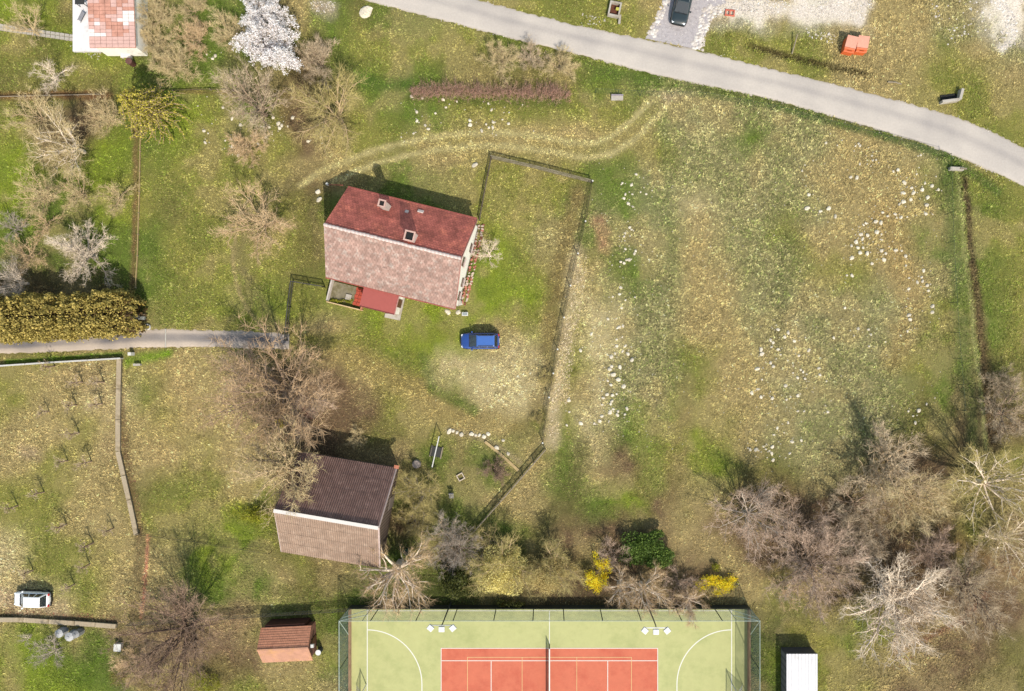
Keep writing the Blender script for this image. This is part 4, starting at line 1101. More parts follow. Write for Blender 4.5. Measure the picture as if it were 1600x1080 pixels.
# driveway posts
t = thing('gate_pillar', 'white gate pillar at the end of the golden hedge', 'pillar', at(224, 497))
MB().box((0, 0, .7), (.5, .45, 1.4)).build('pillar', whitep, t, bevel=.02); MB().box((0, 0, 1.44), (.75, .55, .1)).build('pillar_cap', whitep, t, bevel=.02)
t = thing('manhole', 'white ringed manhole on the driveway verge', 'manhole', at(231, 511))
MB().tube((0, 0, 0), (0, 0, .14), .34, n=20).build('ring', whitep, t); MB().tube((0, 0, .14), (0, 0, .17), .2, n=16).build('cover', mat('cast_iron', A(70, 80, 84), .5), t)
t = thing('gate_pillar', 'small white post near the grey meter south of the driveway', 'pillar', at(208, 553))
MB().box((0, 0, .35), (.35, .35, .7)).build('pillar', whitep, t, bevel=.02)
t = thing('stone_bench', 'short whitish slab bench at the bright green verge', 'bench', at(217, 570))
MB().box((0, 0, .4), (.75, .24, .08)).build('seat', conc, t)
for s in (-.25, .25): MB().box((s, 0, .18), (.12, .2, .36)).build('leg', conc, t)
# carpet beating frame, small frame, chair, bin
t = thing('beating_frame', 'white horizontal bar on two posts beside a dark mat', 'frame', at(680, 702))
a, b = at(686, 682, 1.6)-at(680, 702), at(675, 730, 1.6)-at(680, 702)
MB().tube((a.x, a.y, 1.6), (b.x, b.y, 1.6), .06).build('bar', whitep, t)
for q in (a, b): MB().tube((q.x, q.y, 0), (q.x, q.y, 1.6), .05).build('post', iron, t)
t = thing('sand_pit', 'dark framed square mat under the white bar', 'pit', at(682, 706), -.2)
MB().box((0, 0, .05), (1.1, 1.1, .1)).build('mat', mat('mat_dark', A(66, 66, 62), .9), t)
for s in (-1, 1): MB().box((s*.6, 0, .1), (.12, 1.3, .18)).build('board', wood_gr, t)
frame_box('square_framework', 'small tilted cream square planter border on the lawn', 'framework', 720, 745, .75, .75, .2, .5, mat('board_cream', A(226, 208, 186), .8), None, .1)  # plain square frame of boards lying on the lawn
t = thing('garden_chair', 'grey and white garden chair near the diagonal fence', 'chair', at(706, 773), .05)
for k in range(4): MB().box((0, -.25+k*.12, .42), (.5, .09, .03)).build('slat', conc, t)
MB().box((0, .26, .65), (.5, .04, .45)).build('backrest', mat('cloth_grey', (.3, .3, .3)), t)
for sx in (-.22, .22):
    for sy in (-.24, .24): MB().box((sx, sy, .2), (.04, .04, .4)).build('leg', iron, t)
t = thing('wheelie_bin', 'dark green round bin by the white branched tree', 'bin', at(637, 860))
MB().tube((0, 0, 0), (0, 0, .8), .3, .36, n=14).build('body', mat('bin_green', A(36, 90, 66), .5), t); MB().tube((0, 0, .8), (0, 0, .86), .2, n=12).build('lid', mat('bin_dark', A(30, 40, 36), .5), t)
t = thing('tree_stump', 'cut grey tree stump beside the barn corner', 'stump', at(651, 725))
MB().tube((0, 0, 0), (0, 0, .35), .5, .42, n=11).build('stump', mat('stump_grey', A(170, 156, 146), .9, var=.25, scale=6), t)
t = thing('white_box', 'white box lid lying by the dark bare tree', 'box', at(188, 1009), -.05)
MB().box((0, 0, .25), (.7, .75, .5)).build('body', conc, t, bevel=.02); MB().box((0, 0, .53), (.78, .82, .06)).build('lid', whitep, t, bevel=.01)
for px, py, lab, r in ((101, 985, 'grey octagonal tank below the orchard fence, the western one', .48), (117, 990, 'grey octagonal tank below the orchard fence, the middle one', .5), (127, 986, 'darker grey tank below the orchard fence, the eastern one', .42)):
    t = thing('water_tank', lab, 'tank', at(px, py), rnd.random(), 'grey water tanks')
    m = mat('tank_grey', A(196, 196, 196), .6, var=.12) if px < 120 else mat('tank_grey_dark', A(150, 150, 150), .6, var=.12)
    MB().tube((0, 0, 0), (0, 0, .9), r, n=8).build('body', m, t); MB().tube((0, 0, .9), (0, 0, 1.02), r, r*.35, n=8).build('lid', m, t); MB().tube((0, 0, 1.02), (0, 0, 1.08), .1, n=8).build('cap', m, t)
t = thing('rain_barrel', 'white rain barrel at the south-eastern corner of the house', 'barrel', at(718, 473))
MB().tube((0, 0, 0), (0, 0, .95), .32, .3, n=14).build('body', whitep, t); MB().tube((0, 0, .95), (0, 0, 1.0), .33, n=14).build('lid', conc, t)
t = thing('wash_basin', 'white trough on the lawn north of the blue car', 'trough', at(727, 491))
MB().box((0, 0, .18), (.6, .36, .36), taper=1.15).build('body', whitep, t, bevel=.03); MB().box((0, 0, .37), (.5, .28, .02)).build('water', mat_glass('trough_water', (.2, .22, .22)), t)
a, b = at(513, 289), at(546, 298)
t = thing('red_pipe', 'thin red downpipe reaching out from the north-western roof corner', 'pipe', a)
MB().tube((0, 0, .15), ((b-a).x, (b-a).y, 2.4), .05).build('pipe', mat('gutter_red', (.3, .1, .1)), t); MB().tube((0, 0, 0), (0, 0, .5), .14, n=10).build('post', whitep, t)

# ------------------------------------------------------------------ cars
def car(label, px, py, rz, paint, L=4.2, W=1.78, H=1.55, roof=None, rails=True, glassroof=False):
    t = thing('parked_car', label, 'car', at(px, py), rz)
    h = W/2; trim = mat('trim_black', (.012, .012, .013), .5); gl = mat_glass('car_glass', (.012, .018, .022))
    # x forward: (x, half width, low z, shoulder z, top z)
    st = [(-L/2, h*.80, .35, .70, .80), (-L/2+.12, h*.93, .28, .82, .96), (-L*.30, h, .24, .86, 1.00), (0, h, .24, .84, .98), (L*.18, h, .24, .80, .96),
          (L*.30, h*.98, .25, .76, .92), (L*.42, h*.93, .28, .70, .84), (L/2-.08, h*.80, .34, .60, .70), (L/2, h*.62, .40, .54, .58)]
    rings = []
    for x, w, z0, z1, z2 in st:
        rings.append([(x, -w*.92, z0), (x, -w, z0+.12), (x, -w, z1), (x, -w*.90, z2-.02), (x, -w*.45, z2+.02), (x, w*.45, z2+.02), (x, w*.90, z2-.02), (x, w, z1), (x, w, z0+.12), (x, w*.92, z0)])
    body = MB().loft(rings).build('body', paint, t, smooth=True)
    body.modifiers.new('sub', 'SUBSURF').levels = 2; body.modifiers['sub'].render_levels = 2
    MB().loft([[(x*1.012, y*1.035 if abs(y) > .1 else y, z) for (x, w, z0, z1, z2) in [q] for y in (-w, w)]+[(x*1.012, w*1.035, z_) for (x, w, z0, z1, z2) in [q] for z_ in (z0+.22,)]+[(x*1.012, -w*1.035, z_) for (x, w, z0, z1, z2) in [q] for z_ in (z0+.22,)] for q, z in [(q, q[2]-.02) for q in st]]).build('cladding', trim, t)
    # glasshouse
    xb0, xb1 = -L/2+.16, L*.26; xr0, xr1 = -L/2+.48, L*.07; wb_, wr = h*.86, h*.68; zb, zr = .93, H-.05
    MB().loft([[(xb0, -wb_, zb), (xb1, -wb_*.95, zb), (xb1, wb_*.95, zb), (xb0, wb_, zb)], [(xr0, -wr, zr), (xr1, -wr, zr), (xr1, wr, zr), (xr0, wr, zr)]]).build('cabin', paint, t, bevel=.03)
    def face(name, a, b, c, d, inset=.1):
        q = [Vector(v) for v in (a, b, c, d)]; m_ = sum(q, Vector())/4; q = [v.lerp(m_, inset) for v in q]
        return MB().slab(q, .012).build(name, gl, t)
    face('windscreen', (xb1, -wb_*.95, zb), (xb1, wb_*.95, zb), (xr1, wr, zr), (xr1, -wr, zr), .07)
    face('rear_window', (xb0, wb_, zb), (xb0, -wb_, zb), (xr0, -wr, zr), (xr0, wr, zr), .12)
    for s in (-1, 1):
        A0, A1, B0, B1 = Vector((xb0, s*wb_, zb)), Vector((xb1, s*wb_*.95, zb)), Vector((xr0, s*wr, zr)), Vector((xr1, s*wr, zr))
        for u0, u1 in ((.08, .36), (.39, .66), (.69, .95)):
            q = [A0.lerp(A1, u0), A0.lerp(A1, u1), B0.lerp(B1, u1), B0.lerp(B1, u0)]
            face('side_window', *(q if s < 0 else [q[1], q[0], q[3], q[2]]), .09)
    rp = MB().loft([[(xr0-.02, -wr-.01, zr), (xr1+.02, -wr-.01, zr), (xr1+.02, wr+.01, zr), (xr0-.02, wr+.01, zr)],
                    [(xr0+.08, -wr*.86, zr+.05), (xr1-.1, -wr*.86, zr+.05), (xr1-.1, wr*.86, zr+.05), (xr0+.08, wr*.86, zr+.05)]]).build('roof', roof or paint, t, smooth=False, bevel=.02)
    if rails:
        for s in (-1, 1): MB().tube((xr0+.1, s*wr*.9, zr+.08), (xr1-.15, s*wr*.9, zr+.08), .025, n=6).build('roof_rail', trim if not glassroof else mat('zinc', (.5, .5, .5)), rp)
    if glassroof: MB().box(((xr0+xr1)/2, 0, zr+.06), ((xr1-xr0)*.75, wr*1.3, .015)).build('sunroof', gl, rp)
    for sx in (-L*.31, L*.31):
        for s in (-1, 1):
            w = MB().tube((sx, s*(h-.2), .32), (sx, s*(h+.015), .32), .32, n=18).build('wheel', trim, t)
            MB().tube((sx, s*(h+.0), .32), (sx, s*(h+.03), .32), .2, n=12).build('rim', mat('rim', A(170, 172, 176), .35, metal=.7), w)
    for s in (-1, 1):
        MB().box((L/2-.2, s*h*.62, .66), (.22, .34, .12), rz=-s*.35).build('headlight', mat_glass('lamp_clear', (.55, .58, .6)), t, bevel=.02)
        MB().box((-L/2+.05, s*h*.72, .78), (.12, .26, .2)).build('tail_light', mat('lamp_red', (.3, .01, .01), .3), t, bevel=.02)
        MB().box((L*.20, s*(h+.07), .98), (.16, .18, .12)).build('door_mirror', paint, t, bevel=.02)
        MB().box((0, s*(h-.01), .5), (L*.5, .03, .07)).build('side_trim', trim, t)
    MB().box((L/2-.03, 0, .5), (.08, h*1.1, .16)).build('grille', trim, t); MB().box((-L/2-.01, 0, .58), (.03, .5, .12)).build('number_plate', whitep, t)
    MB().box((L*.27, 0, .955), (.08, h*1.5, .02)).build('wiper_cowl', trim, t)
    for s in (-1, 1): MB().tube((L*.26, s*.35, .98), (L*.2, s*.0+.12, 1.05), .012, n=5).build('wiper', trim, t)
    return t
car('blue hatchback parked on the lawn south-east of the house', 751, 533, math.pi, mat('paint_blue', A(36, 78, 160), .3, var=.04, coat=.9, spec=.5), roof=mat('paint_blue_skylit', A(72, 118, 200), .3, var=.04, coat=.9))  # roof blue lightened to carry the sky's reflection
car('dark green estate car with silver roof rails parked on the gravel yard', 1065, 10, -math.pi/2-.22, mat('paint_dark', A(44, 56, 58), .3, var=.05, coat=.9), L=4.7, W=1.85, H=1.5, roof=mat('paint_dark', (.03, .03, .03)), glassroof=True)
car('white van parked in the south-western corner of the young orchard', 57, 933, math.pi-.03, mat('paint_white', A(250, 250, 250, 1.6), .35, var=.03, coat=.6), L=3.9, W=1.65, H=1.6, rails=False)

# ------------------------------------------------------------------ bare trees
def grow(rg, H, Rr, nl=7, trunk=.3, up=.5, dens=(7, 7, 7), twigL=.5, wig=.25, r0=.16, fan=1.0, sag=0.0):
    """returns tube polylines (trunk + limbs + branches) and twig cones; shoots turn outwards to fill a round crown"""
    tubes = []; twigs = []
    th = H*trunk; core = Vector((0, 0, th*.8))
    def g3(a, b): return Vector((rg.gauss(0, a), rg.gauss(0, a), rg.gauss(0, b)))
    def outw(p):
        v = p-core; return v.normalized() if v.length > .05 else Vector((0, 0, 1))
    def branch(p, d, L, lvl, bias):
        n = 5 if lvl < 2 else 3
        pts = [p.copy()]; dd = d.copy()
        for i in range(n):
            dd = (dd+g3(wig, wig*.6)+outw(pts[-1])*bias+Vector((0, 0, .05-sag*(i/n)))).normalized()
            pts.append(pts[-1]+dd*(L/n))
        return pts
    def along(pts, t):
        f = t*(len(pts)-1); k = min(int(f), len(pts)-2); return pts[k].lerp(pts[k+1], f-k), (pts[k+1]-pts[k]).normalized()
    tp = [Vector((0, 0, -.1)), Vector((rg.gauss(0, .04), rg.gauss(0, .04), th*.5)), Vector((rg.gauss(0, .1), rg.gauss(0, .1), th))]
    tubes.append((tp, r0, r0*.8, 7))
    for i in range(nl):
        # spread limb directions evenly over the dome
        f = (i+.5)/nl; el = math.asin(min(1, .12+.85*f*f)); az = i*2.39996+rg.uniform(-.25, .25)
        d = Vector((math.cos(az)*math.cos(el), math.sin(az)*math.cos(el), math.sin(el)))
        L = (1/math.sqrt((math.cos(el)/Rr)**2+(math.sin(el)/(H-th))**2))*rg.uniform(.82, 1.0)*.86*fan
        st = tp[1].lerp(tp[2], rg.uniform(.4, 1))
        pts = branch(st, (d+Vector((0, 0, .35))).normalized(), L, 0, .05)
        rl = r0*rg.uniform(.34, .52); tubes.append((pts, rl, rl*.22, 5))
        for j in range(dens[0]):
            t = .18+.82*(j+rg.random())/dens[0]; q, td = along(pts, min(t, .99))
            d2 = (td*.45+outw(q)*.35+g3(.75, .5)).normalized()
            L2 = L*rg.uniform(.32, .5)*(1.1-t*.45); p2 = branch(q, d2, L2, 1, .12)
            r2 = rl*(1-t*.7)*.5+.006; tubes.append((p2, r2, r2*.3, 4))
            for k in range(dens[1]):
                t2 = .12+.88*(k+rg.random())/dens[1]; q2, td2 = along(p2, min(t2, .99))
                d3 = (td2*.5+outw(q2)*.3+g3(.7, .5)).normalized()
                L3 = L2*rg.uniform(.38, .6)*(1.1-t2*.4); p3 = branch(q2, d3, L3, 2, .12)
                tubes.append((p3, r2*.35+.002, .004, 3))
                for m in range(dens[2]):
                    q3, td3 = along(p3, rg.uniform(.15, .99))
                    d4 = (td3*.5+outw(q3)*.35+g3(.6, .45)-Vector((0, 0, sag))).normalized()
                    twigs.append((q3, d4, twigL*rg.uniform(.4, 1.1)))
    return tubes, twigs
def tubes_mesh(tubes, lo, hi):
    mb = MB()
    for pts, ra, rb, sides in tubes:
        if not (lo <= sides < hi): continue
        rings = []; n = len(pts)
        for i, p in enumerate(pts):
            d = (pts[min(i+1, n-1)]-pts[max(i-1, 0)]).normalized(); a = d.orthogonal().normalized(); b = d.cross(a); r = ra+(rb-ra)*i/(n-1)
            rings.append([p+(a*math.cos(2*math.pi*k/sides)+b*math.sin(2*math.pi*k/sides))*r for k in range(sides)])
        mb.loft(rings, cap=False)
    return mb
def twig_arrays(twigs, w):
    P = np.array([q for q, d, l in twigs]); D = np.array([d for q, d, l in twigs]); Ln = np.array([l for q, d, l in twigs])[:, None]
    up = np.array([.3, .2, .93]); a = np.cross(D, up); a /= np.linalg.norm(a, axis=1)[:, None]+1e-6; b = np.cross(D, a)
    w = w*.70
    V = np.stack([P+a*w, P-a*w*.5+b*w*.86, P-a*w*.5-b*w*.86, P+D*Ln], 1).reshape(-1, 3)
    i = np.arange(len(P))[:, None]*4
    F = np.concatenate([i+[0, 1, 3], i+[1, 2, 3], i+[2, 0, 3]], 1).reshape(-1, 3)
    return V, F
def quads_at(rg, P, s0, s1, flat=0.0, aspect=.7):
    n = len(P); s = rg.uniform(s0, s1, n)[:, None]
    a = rg.normal(size=(n, 3)); a[:, 2] *= (1-flat); a /= np.linalg.norm(a, axis=1)[:, None]
    b = np.cross(a, rg.normal(size=(n, 3))*np.array([1, 1, 1-flat*.5])+np.array([0, 0, .01])); b /= np.linalg.norm(b, axis=1)[:, None]+1e-6
    # folded leaf: two triangles, bent along the middle
    nrm = np.cross(a, b)*s*.25
    V = np.stack([P-a*s, P+b*s*aspect+nrm, P+a*s, P-b*s*aspect+nrm], 1).reshape(-1, 3)
    i = np.arange(n)[:, None]*4
    F = np.concatenate([i+[0, 1, 2], i+[0, 2, 3]], 1).reshape(-1, 3)
    return V, F

TK = 1.25
bark = dict(
 grey=mat('bark_grey', A(170, 156, 140, TK), .9, var=.2, scale=5), pale=mat('bark_pale', A(230, 212, 190, TK), .85, var=.15, scale=5),
 brown=mat('bark_brown', A(142, 120, 100, TK), .9, var=.2, scale=5), dark=mat('bark_dark', A(92, 72, 60, TK), .9, var=.2, scale=5), tan=mat('bark_tan', A(180, 156, 122, TK), .9, var=.2, scale=5))
twg = dict(warm=mat_leaf('twigs_warm', A(154, 126, 94, TK), A(204, 174, 138, TK), 0, .85),
 brown=mat_leaf('twigs_brown', A(146, 126, 100, TK), A(206, 186, 156, TK), 0, .85), tan=mat_leaf('twigs_tan', A(164, 144, 102, TK), A(216, 196, 150, TK), 0, .85),
 khaki=mat_leaf('twigs_khaki', A(146, 134, 84, TK), A(196, 178, 116, TK), 0, .85), pale=mat_leaf('twigs_pale', A(190, 170, 146, TK), A(236, 218, 194, TK), 0, .85),
 mauve=mat_leaf('twigs_mauve', A(152, 128, 108, TK), A(206, 180, 158, TK), 0, .85), dark=mat_leaf('twigs_dark', A(112, 90, 74, TK), A(164, 138, 116, TK), 0, .85),
 grey=mat_leaf('twigs_grey', A(134, 122, 108, TK), A(186, 172, 156, TK), 0, .85), pink=mat_leaf('twigs_pink', A(172, 142, 104, TK), A(218, 190, 150, TK), 0, .85))
STORE = Vector((0, 0, 0))
PROT = {}
def tree_proto(key, seed, H, Rr, tw=.012, **kw):
    H = H*.86
    rg = random.Random(seed); tubes, twigs = grow(rg, H, Rr, **kw)
    big = tubes_mesh(tubes, 4, 99); fine = tubes_mesh(tubes, 3, 4)
    mt = bpy.data.meshes.new('trunk'); mt.from_pydata(big.v, [], big.f); mt.materials.append(bark['grey'])
    for p in mt.polygons: p.use_smooth = True
    V, F = twig_arrays(twigs, tw)
    Q = [tuple(f) for f in F]; n = len(V)
    vv = [tuple(v) for v in V]+fine.v; ff = Q+[tuple(i+n for i in f) for f in fine.f]
    mc = bpy.data.meshes.new('crown'); mc.from_pydata(vv, [], ff); mc.materials.append(twg['brown'])
    rad = float(np.percentile(np.hypot(V[:, 0], V[:, 1]), 90)); top = float(np.percentile(V[:, 2], 97)); mid = float(np.median(V[:, 2]))
    PROT[key] = (mt, mc, rad, top, mid, np.array([q+d*l*.6 for q, d, l in twigs]))
tree_proto('spreadA', 1, 6.5, 4.0, nl=11, trunk=.2, up=.55, dens=(8, 6, 5), twigL=0.62, wig=.16, tw=.013)
tree_proto('spreadB', 2, 5.5, 4.2, nl=10, trunk=.16, dens=(8, 6, 5), twigL=0.62, wig=.24, tw=.013)
tree_proto('spreadC', 3, 6.5, 3.8, nl=12, trunk=.2, dens=(8, 6, 5), twigL=0.62, wig=.14, tw=.013)
tree_proto('gnarl', 4, 7.5, 4.6, nl=13, trunk=.22, dens=(10, 6, 4), twigL=0.56, wig=.34, r0=.26, tw=.015)
tree_proto('birch', 5, 8.5, 3.8, nl=14, trunk=.2, dens=(7, 6, 6), twigL=0.75, wig=.12, r0=.30, tw=.011)
tree_proto('ash', 6, 9.5, 5.0, nl=15, trunk=.2, dens=(9, 6, 6), twigL=0.75, wig=.12, r0=.2, tw=.013)
tree_proto('bushA', 7, 3.0, 2.4, nl=15, trunk=.06, dens=(7, 5, 6), twigL=0.50, wig=.16, r0=.05, tw=.011)
tree_proto('bushB', 8, 2.8, 2.2, nl=14, trunk=.05, dens=(8, 5, 6), twigL=0.44, wig=.24, r0=.05, tw=.011)
tree_proto('sparse', 9, 4.2, 2.4, nl=9, trunk=.16, dens=(7, 4, 4), twigL=0.50, wig=.25, r0=.10, tw=.012)
tree_proto('sapling', 10, 3.2, .9, nl=6, trunk=.5, dens=(3, 3, 3), twigL=0.31, wig=.12, r0=.085, tw=.02)
tree_proto('willow', 12, 8.0, 5.0, nl=13, trunk=.15, dens=(9, 6, 6), twigL=0.88, wig=.16, r0=.22, tw=.012, sag=.18)
tree_proto('fan', 15, 6.8, 5.0, nl=17, trunk=.15, dens=(11, 6, 4), twigL=0.62, wig=.24, r0=.30, tw=.014)
tree_proto('overhang', 14, 9.5, 4.8, nl=16, trunk=.45, dens=(11, 6, 4), twigL=0.56, wig=.36, r0=.30, tw=.014)
def bare(key, px, py, r, label, bk='grey', tg='brown', zs=1.0, group=None, sx=1.0, name='bare_tree', cat='tree', lean=None):
    mt, mc, rad, top, mid, _ = PROT[key]
    s = r*MPX*.93/rad
    zc = mid*s*zs
    s *= (CAM_H-zc)/CAM_H; zc = mid*s*zs
    p = at(px, py, zc)
    t = thing(name, label, cat, (p.x, p.y, 0), rnd.random()*6.28, group)
    t.scale = (s*sx, s, s*zs)
    for nm, me, m in (('trunk', mt, bark[bk]), ('crown', mc, twg[tg])):
        o = bpy.data.objects.new(nm, me); link(o, t); o.material_slots[0].link = 'OBJECT'; o.material_slots[0].material = m
    if lean: t.rotation_euler = (lean[0], lean[1], t.rotation_euler[2])
    return t
TREES = [
 ('sparse', 75, 116, 30, 'small silvery bare tree on the lawn left of the conifer', 'pale', 'pale'),
 ('sparse', 42, 42, 36, 'thin bare tree crossing the slab path at top left', 'tan', 'tan'),
 ('spreadB', 52, 178, 42, 'brownish bare fruit tree just below the thin rail', 'tan', 'tan'),
 ('spreadA', 95, 222, 56, 'wide tan bare fruit tree with a pale limb', 'pale', 'tan'),
 ('spreadC', 160, 180, 34, 'tan bare bush left of the yellow green conifer', 'tan', 'tan'),
 ('spreadC', 55, 302, 38, 'tan bare fruit tree, western end of the row of three', 'tan', 'tan'),
 ('spreadB', 118, 300, 34, 'tan bare fruit tree, middle of the row of three', 'tan', 'tan'),
 ('sparse', 176, 306, 30, 'sparse tan fruit tree, eastern end of the row of three', 'tan', 'tan'),
 ('gnarl', 122, 395, 50, 'large silvery bare tree in the shade behind the golden hedge', 'grey', 'pale'),
 ('spreadB', 35, 398, 32, 'reddish tan bare tree beside the large silvery tree', 'tan', 'pink'),
 ('spreadA', 18, 440, 36, 'grey bare tree against the western end of the golden hedge', 'pale', 'grey'),
 ('sparse', 18, 356, 26, 'thin grey bare tree at the western picture edge', 'grey', 'grey'),
 ('sparse', 62, 348, 28, 'small reddish bare tree above the large silvery tree', 'tan', 'pink'),
 ('bushA', 242, 22, 34, 'khaki bare bush right of the patched cottage roof', 'tan', 'tan'),
 ('bushB', 238, 68, 34, 'tan bare bush between cottage and path of stones', 'tan', 'tan'),
 ('bushA', 272, 100, 34, 'tan bare bush north of the conifer shadow', 'tan', 'tan'),
 ('bushB', 308, 62, 32, 'brownish bare bush left of the white blossoming tree', 'tan', 'pink'),
 ('bushA', 358, 48, 32, 'thin brown bush touching the white blossoming tree', 'brown', 'tan'),
 ('bushB', 300, 15, 26, 'brown bare bush at the top edge near the cottage', 'brown', 'tan'),
 ('spreadA', 392, 160, 60, 'dark brown bare tree below the white blossoming tree', 'brown', 'brown'),
 ('bushB', 388, 222, 34, 'pinkish bare bush below the dark brown tree', 'tan', 'pink'),
 ('willow', 518, 172, 68, 'khaki bare tree left of the dirt track curve', 'tan', 'khaki'),
 ('bushB', 500, 98, 40, 'brown bare bush above the khaki tree', 'brown', 'brown'),
 ('spreadB', 405, 345, 62, 'pale tan bare tree alone on the lawn west of the house', 'tan', 'pink'),
 ('bushA', 785, 92, 30, 'brown shrub north of the purple hedge', 'brown', 'tan'),
 ('bushB', 872, 105, 30, 'brown shrub between purple hedge and road', 'brown', 'tan'),
 ('bushA', 830, 88, 24, 'small brown shrub on the road bank above the purple hedge', 'brown', 'brown'),
 ('ash', 425, 612, 106, 'very large reddish brown bare tree south of the driveway end', 'brown', 'warm'),
 ('sparse', 392, 585, 48, 'brown undershrub on the northern side of the very large bare tree', 'brown', 'mauve'),
 ('bushB', 476, 648, 44, 'brown undershrub between the very large tree and the barn', 'brown', 'mauve'),
 ('overhang', 440, 738, 72, 'gnarled bare tree with thick tan branches overhanging the barn roof', 'tan', 'tan'),
 ('sparse', 765, 398, 25, 'small pale bare tree beside the eastern gable', 'pale', 'pale'),
 ('bushB', 554, 682, 18, 'little dry shrub on the lawn north of the barn', 'tan', 'tan'),
 ('bushA', 655, 768, 38, 'greyish shrub beside the eastern side of the barn', 'grey', 'khaki'),
 ('bushB', 648, 815, 30, 'olive grey shrub below the greyish shrub by the barn', 'grey', 'khaki'),
 ('spreadB', 695, 838, 44, 'bare twisted tree at the southern end of the diagonal fence', 'tan', 'grey'),
 ('birch', 612, 898, 64, 'white branched birch behind the southern corner of the barn', 'pale', 'pink'),
 ('spreadC', 715, 862, 40, 'dark grey bare tree left of the khaki willows', 'brown', 'grey'),
 ('willow', 785, 888, 58, 'pale khaki willow north of the court, the left one', 'khaki' if False else 'tan', 'khaki'),
 ('willow', 868, 885, 48, 'brownish khaki willow beside the yellow forsythia', 'tan', 'khaki'),
 ('spreadB', 760, 850, 34, 'low khaki tree above the pale willow', 'tan', 'khaki'),
 ('birch', 970, 922, 34, 'white branched birch right of the forsythia', 'pale', 'pink'),
 ('birch', 1006, 924, 40, 'white branched birch below the dark green bush', 'pale', 'pink'),
 ('birch', 1082, 944, 32, 'thin birch near the north-eastern court corner', 'pale', 'pink'),
 ('sparse', 960, 868, 30, 'mauve brown shrub between forsythia and green bush', 'brown', 'mauve'),
 ('sparse', 1060, 912, 34, 'mauve brown shrub right of the birches', 'brown', 'mauve'),
 ('spreadC', 1175, 810, 62, 'mauve brown bare tree right of the dark green bush', 'grey', 'mauve'),
 ('spreadB', 1240, 835, 62, 'mauve grey bare tree in the middle of the thicket', 'brown', 'mauve'),
 ('ash', 1278, 890, 74, 'dark limbed bare tree in the thicket left of the white branched tree', 'brown', 'mauve'),
 ('gnarl', 1385, 730, 74, 'broad brown bare tree at the lower edge of the stony meadow', 'tan', 'brown'),
 ('spreadA', 1425, 775, 66, 'tan bare tree overlapping the broad brown tree', 'tan', 'tan'),
 ('spreadB', 1345, 790, 52, 'brown bare tree at the western side of the thicket', 'brown', 'brown'),
 ('bushA', 1340, 850, 48, 'brown shrub above the white branched tree', 'brown', 'brown'),
 ('fan', 1412, 955, 84, 'large white branched bare tree in the lower right', 'pale', 'pale'),
 ('ash', 1525, 925, 66, 'dark limbed bare tree right of the large white branched tree', 'dark', 'brown'),
 ('bushB', 1470, 870, 46, 'reddish brown shrub between the white and dark limbed trees', 'brown', 'mauve'),
 ('ash', 1560, 762, 84, 'golden tan willow with long white limbs at the right edge', 'pale', 'khaki'),
 ('spreadC', 1585, 850, 56, 'golden brown bare tree below the willow with white limbs', 'pale', 'tan'),
 ('spreadB', 1580, 650, 52, 'brown bare tree beside the ditch at the right edge', 'brown', 'brown'),
 ('bushA', 1565, 600, 26, 'small brown shrub by the ditch', 'brown', 'brown'),
 ('sparse', 1232, 930, 30, 'thin pinkish shrub above the white roofed shed', 'tan', 'pink'),
 ('ash', 268, 1000, 92, 'large dark bare tree in the lower left between orchard and shed', 'dark', 'dark'),
 ('bushB', 205, 1045, 36, 'brown shrub below the white box', 'brown', 'pink'),
 ('bushA', 230, 1072, 34, 'khaki shrub at the bottom edge near the dark tree', 'tan', 'khaki'),
 ('sparse', 40, 1000, 12, 'tiny grey shrub in the green garden corner', 'pale', 'grey'),
 ('sparse', 78, 1022, 30, 'thin grey bare tree in the green garden', 'grey', 'grey'),
 ('bushB', 838, 655, 12, 'little bramble by the white posted fence end', 'brown', 'khaki'),
 ('bushA', 853, 590, 14, 'dry bramble against the white posted fence', 'brown', 'khaki'),
 ('bushB', 770, 738, 24, 'low dark shrub on the lawn beside the path edging', 'dark', 'dark'),
 ('sparse', 1195, 775, 16, 'tiny bare shrub left of the thicket', 'pale', 'grey'),
]
FLAT = {'bushA': .8, 'bushB': .75}
for k in TREES:
    bare(k[0], k[1], k[2], k[3], k[4], k[5], k[6], zs=FLAT.get(k[0], .70 if (k[1] > 1140 and k[2] > 690 and k[6] != 'pale') else (.8 if k[6] == 'dark' else .92)), name='bare_shrub' if k[0].startswith('bush') else 'bare_tree', cat='shrub' if k[0].startswith('bush') else 'tree')
SAP = [(124,676),(77,643),(129,597),(163,597),(120,633),(160,631),(106,720),(143,721),(69,769),(28,790),(104,819),(146,848),(178,825),(52,891),(141,881),(117,913),(86,572)]
SAPL = ['thin sapling in the middle of the orchard, left of the low wall bend', 'tallest sapling left of centre in the upper orchard, with a long shadow',
 'sapling in the top row below the whitish fence, second from the low wall', 'sapling in the top row below the whitish fence, nearest the low wall',
 'faint sapling in the second row, left of the one nearest the wall', 'faint sapling in the second row, nearest the low wall',
 'sapling just above the pale bare patch in the orchard centre', 'sapling beside the straight stretch end of the low wall', 'leaning sapling left of the orchard centre, with a long shadow',
 'sapling at the left in the lower orchard, nearest the picture edge', 'sapling straight above the low lying branch in the lower orchard', 'sapling in the lower orchard between two long shadows',
 'sapling in the lower orchard closest to the lower end of the low wall', 'sapling directly above the white van', 'sapling in the lower orchard with a short forked shadow',
 'lowest sapling of the orchard, right of the white van', 'small sapling close under the whitish fence']
